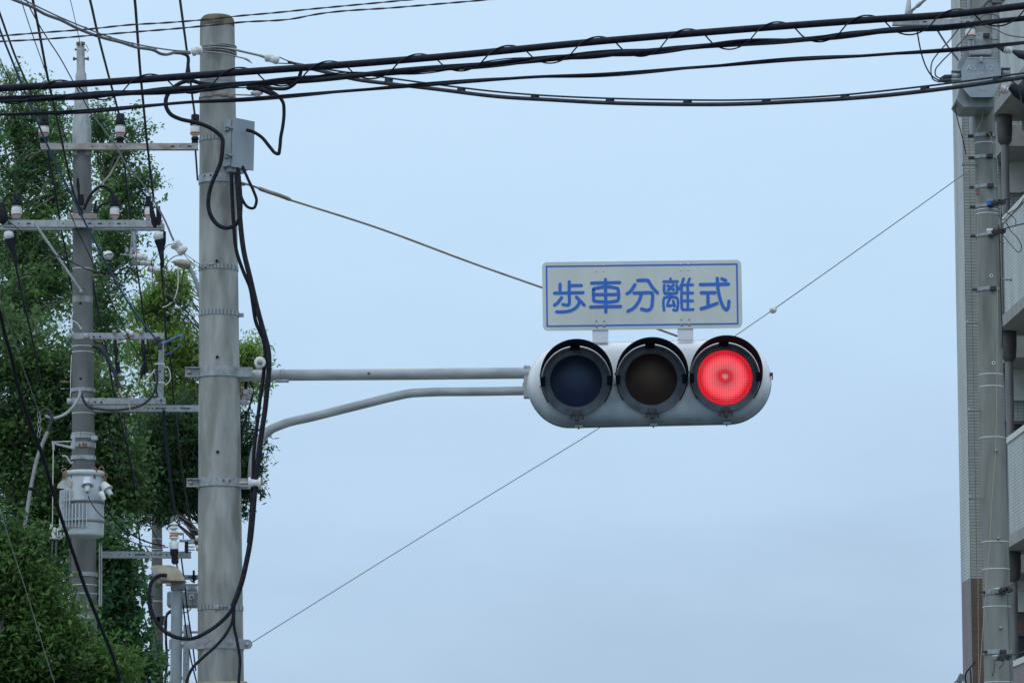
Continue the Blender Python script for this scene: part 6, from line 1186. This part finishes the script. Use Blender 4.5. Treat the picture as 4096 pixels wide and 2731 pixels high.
# ------------------------------------------------------------------ trees
rng = np.random.default_rng(7)
def tree(label, Y, ells, nclust, nleaf, rc, size, mat, bark, trunkx, droop=0.0, aspect=.62, seed=1, grp=None, cat='tree', limbs=60, trunk_r=.16, name='leafy_tree', straight=None):
    rg = np.random.default_rng(seed); s1 = S(Y)
    base = P(trunkx, 1400, Y); base = Vector((base.x, Y, 0)); o = thing(name, label, cat, base, grp)
    C3 = []; W3_ = []
    for e in ells:
        x, y, rx, ry = e[:4]; dY = e[4] if len(e) > 4 else 0; c = P(x, y, Y + dY); C3.append((c.x, Y + dY, c.z, rx * s1, max(rx, min(ry, 160)) * s1 * .9, ry * s1)); W3_.append((rx * ry) ** .95)
    W3_ = np.array(W3_) / sum(W3_); idx = rg.choice(len(ells), nclust, p=W3_)
    CC = np.array(C3)[idx]; d = rg.normal(size=(nclust, 3)); d /= np.linalg.norm(d, axis=1)[:, None]; rad = rg.uniform(.15, 1, nclust) ** .5
    cl = CC[:, :3] + d * rad[:, None] * CC[:, 3:6] * .95
    per = rg.poisson(nleaf / nclust, nclust); ci = np.repeat(np.arange(nclust), per); n = len(ci)
    # a cluster is a twig: leaves spread along a short drooping/rising axis
    tw = d * 1.0 + rg.normal(size=(nclust, 3)) * .42 + np.array([0, 0, .35 - droop * 1.3]); tw /= np.linalg.norm(tw, axis=1)[:, None]
    t = rg.uniform(-1, 1, n); pos = cl[ci] + tw[ci] * (t * rc * 1.9)[:, None] + rg.normal(size=(n, 3)) * (rc * (.46 - .16 * t))[:, None] * np.array([.9, .9, .75])
    nrm = rg.normal(size=(n, 3)) + np.array([0, -.35, .9]); nrm /= np.linalg.norm(nrm, axis=1)[:, None]
    ax_ = rg.normal(size=(n, 3)); ax_[:, 2] -= droop * 2.2; ax_ -= nrm * (ax_ * nrm).sum(1)[:, None]; ax_ /= np.linalg.norm(ax_, axis=1)[:, None]
    bx = np.cross(nrm, ax_); sz = size * (rg.uniform(.5, 1.3, n) * rg.uniform(.8, 1.2, nclust)[ci])[:, None]; hw = sz * aspect / 2
    v = np.empty((n, 4, 3)); v[:, 0] = pos - ax_ * sz / 2; v[:, 1] = pos + bx * hw + nrm * sz * .08; v[:, 2] = pos + ax_ * sz / 2; v[:, 3] = pos - bx * hw + nrm * sz * .08
    v = v.reshape(-1, 3) - np.array(base)
    tws = tw
    me = bpy.data.meshes.new('crown'); me.vertices.add(n * 4); me.vertices.foreach_set('co', v.ravel()); me.loops.add(n * 4); me.loops.foreach_set('vertex_index', np.arange(n * 4, dtype=np.int32)); me.polygons.add(n); me.polygons.foreach_set('loop_start', np.arange(0, n * 4, 4, dtype=np.int32)); me.polygons.foreach_set('loop_total', np.full(n, 4, dtype=np.int32)); me.update(calc_edges=True); me.materials.append(mat)
    co_ = bpy.data.objects.new('crown', me); C.objects.link(co_); co_.parent = o
    # trunk and limbs
    top_z = max(c[2] + c[5] * .75 for c in C3); tk = MB(); pts_ = []
    cx_ = sorted(C3, key=lambda c: c[2]); 
    hi_ = max(C3, key=lambda c: c[2]) if straight is None else (base.x, base.y)
    for k in range(13):
        t_ = k / 12; pts_.append(Vector((base.x + (hi_[0] - base.x) * t_ ** 1.6 + .08 * math.sin(k * 1.3), base.y + (hi_[1] - base.y) * t_ + .08 * math.cos(k * 1.7), top_z * t_)))
    tk.tube(pts_, [trunk_r * (1 - k / 12 * .88) for k in range(13)], 10)
    for j in range(limbs):
        e = cl[rg.choice(np.where(d[:, 1] < -.1)[0])] if j % 3 else cl[rg.integers(nclust)]; zt_ = max(min(e[2] - abs(e[0] - base.x) * .7 - .3, top_z * .92), top_z * .12); t_ = zt_ / top_z; kk_ = min(int(t_ * 12), 11); a = pts_[kk_].lerp(pts_[kk_ + 1], t_ * 12 - kk_); E = Vector(e); L_ = (E - a).length; m1 = a.lerp(E, .35) + Vector((0, 0, .10 * L_)) + Vector(rg.normal(size=3)) * .04 * L_; m2 = a.lerp(E, .7) + Vector((0, 0, (.10 - droop * .02) * L_)) + Vector(rg.normal(size=3)) * .05 * L_; r0 = trunk_r * (1 - t_ * .88) * .5
        q = [Vector(c) for c in catmull([tuple(a), tuple(m1), tuple(m2), tuple(E)], 4)]; nq = len(q); tk.tube(q, [r0 * (1 - i / nq * .85) + .004 for i in range(nq)], 5, False)
    for j in range(0, nclust, 2):       # twigs that carry each spray of leaves
        c_ = Vector(cl[j]); a_ = Vector(tws[j]) * rc * 1.7; b_ = Vector(rg.normal(size=3)) * rc * .35
        tk.tube([c_ - a_, c_ + b_, c_ + a_], [.006 * rc / .2, .004 * rc / .2, .002], 3, False)
    tk.build('trunk', bark, o); return o
GT = 'trees behind the power poles on the left'
tree('tall loose green tree at the far left with airy spires above the crossarms', 62, [(35, 340, 32, 70), (140, 370, 42, 50), (190, 430, 60, 60), (45, 500, 110, 110), (190, 600, 120, 150), (60, 700, 150, 120), (230, 780, 90, 120), (70, 900, 190, 160), (60, 1150, 250, 200), (240, 1050, 150, 200), (260, 560, 60, 90)], 660, 31000, .18, .066, M['leaf_fan'], M['pale_bark'], 150, seed=3, grp=GT, limbs=150, trunk_r=.2)
tree('leafy tree between the left power pole and the thick pole with ragged right edge', 64, [(400, 455, 45, 45), (385, 520, 45, 60), (545, 520, 35, 45), (470, 620, 95, 80), (570, 700, 60, 45), (480, 740, 120, 80), (540, 830, 80, 60), (430, 880, 120, 110), (470, 1000, 105, 130), (395, 1180, 110, 150), (400, 1350, 115, 150)], 400, 19500, .17, .066, M['leaf_fan'], M['pale_bark'], 440, seed=11, grp=GT, limbs=80, trunk_r=.15)
tree('bright feathery green tree showing on both sides of the thick pole', 76, [(690, 1130, 62, 50), (640, 1200, 80, 60), (590, 1260, 90, 80), (740, 1170, 40, 35), (690, 1330, 100, 50), (620, 1420, 130, 100), (730, 1440, 70, 90), (1000, 1420, 48, 70), (1030, 1470, 35, 50), (900, 1500, 130, 90), (700, 1600, 150, 110), (620, 1740, 130, 110), (960, 1560, 45, 50)], 600, 28000, .20, .12, M['leaf_light'], M['bark'], 905, droop=.55, aspect=.3, seed=5, grp=GT, limbs=60, straight=True)
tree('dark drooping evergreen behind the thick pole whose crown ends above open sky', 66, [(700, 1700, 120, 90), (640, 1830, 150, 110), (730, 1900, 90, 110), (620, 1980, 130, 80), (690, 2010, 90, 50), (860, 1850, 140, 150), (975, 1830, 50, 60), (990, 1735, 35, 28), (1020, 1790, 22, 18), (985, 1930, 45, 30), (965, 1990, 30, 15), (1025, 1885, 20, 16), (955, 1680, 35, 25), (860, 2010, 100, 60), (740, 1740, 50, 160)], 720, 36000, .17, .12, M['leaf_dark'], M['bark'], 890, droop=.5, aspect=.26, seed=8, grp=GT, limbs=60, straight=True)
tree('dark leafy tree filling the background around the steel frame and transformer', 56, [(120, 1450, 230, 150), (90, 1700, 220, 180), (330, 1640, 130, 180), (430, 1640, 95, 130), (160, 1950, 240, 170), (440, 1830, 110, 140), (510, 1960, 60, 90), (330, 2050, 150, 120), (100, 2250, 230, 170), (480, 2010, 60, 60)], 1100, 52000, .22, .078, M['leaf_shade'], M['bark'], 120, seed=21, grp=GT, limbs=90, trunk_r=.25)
tree('deep green broadleaf tree at the lower centre left beside the far pole', 50, [(440, 2180, 45, 60), (440, 2280, 75, 90), (465, 2330, 60, 70), (400, 2350, 90, 120), (480, 2470, 50, 80), (420, 2550, 110, 120), (530, 2590, 45, 50), (470, 2680, 90, 90), (580, 2675, 40, 45), (630, 2725, 30, 30)], 330, 15000, .19, .072, M['leaf_glossy'], M['bark'], 430, seed=31, aspect=.8, grp=GT, limbs=40)
tree('near pale green tree with drooping sprays covering the foot of the left power pole', 39, [(60, 2200, 110, 70), (40, 2330, 120, 110), (130, 2440, 110, 80), (110, 2560, 170, 120), (240, 2620, 80, 60), (180, 2700, 240, 110), (360, 2690, 70, 45), (430, 2715, 70, 45)], 760, 42000, .19, .078, M['leaf_near'], M['bark'], 90, droop=.35, aspect=.42, seed=41, grp=GT, limbs=70, trunk_r=.14)
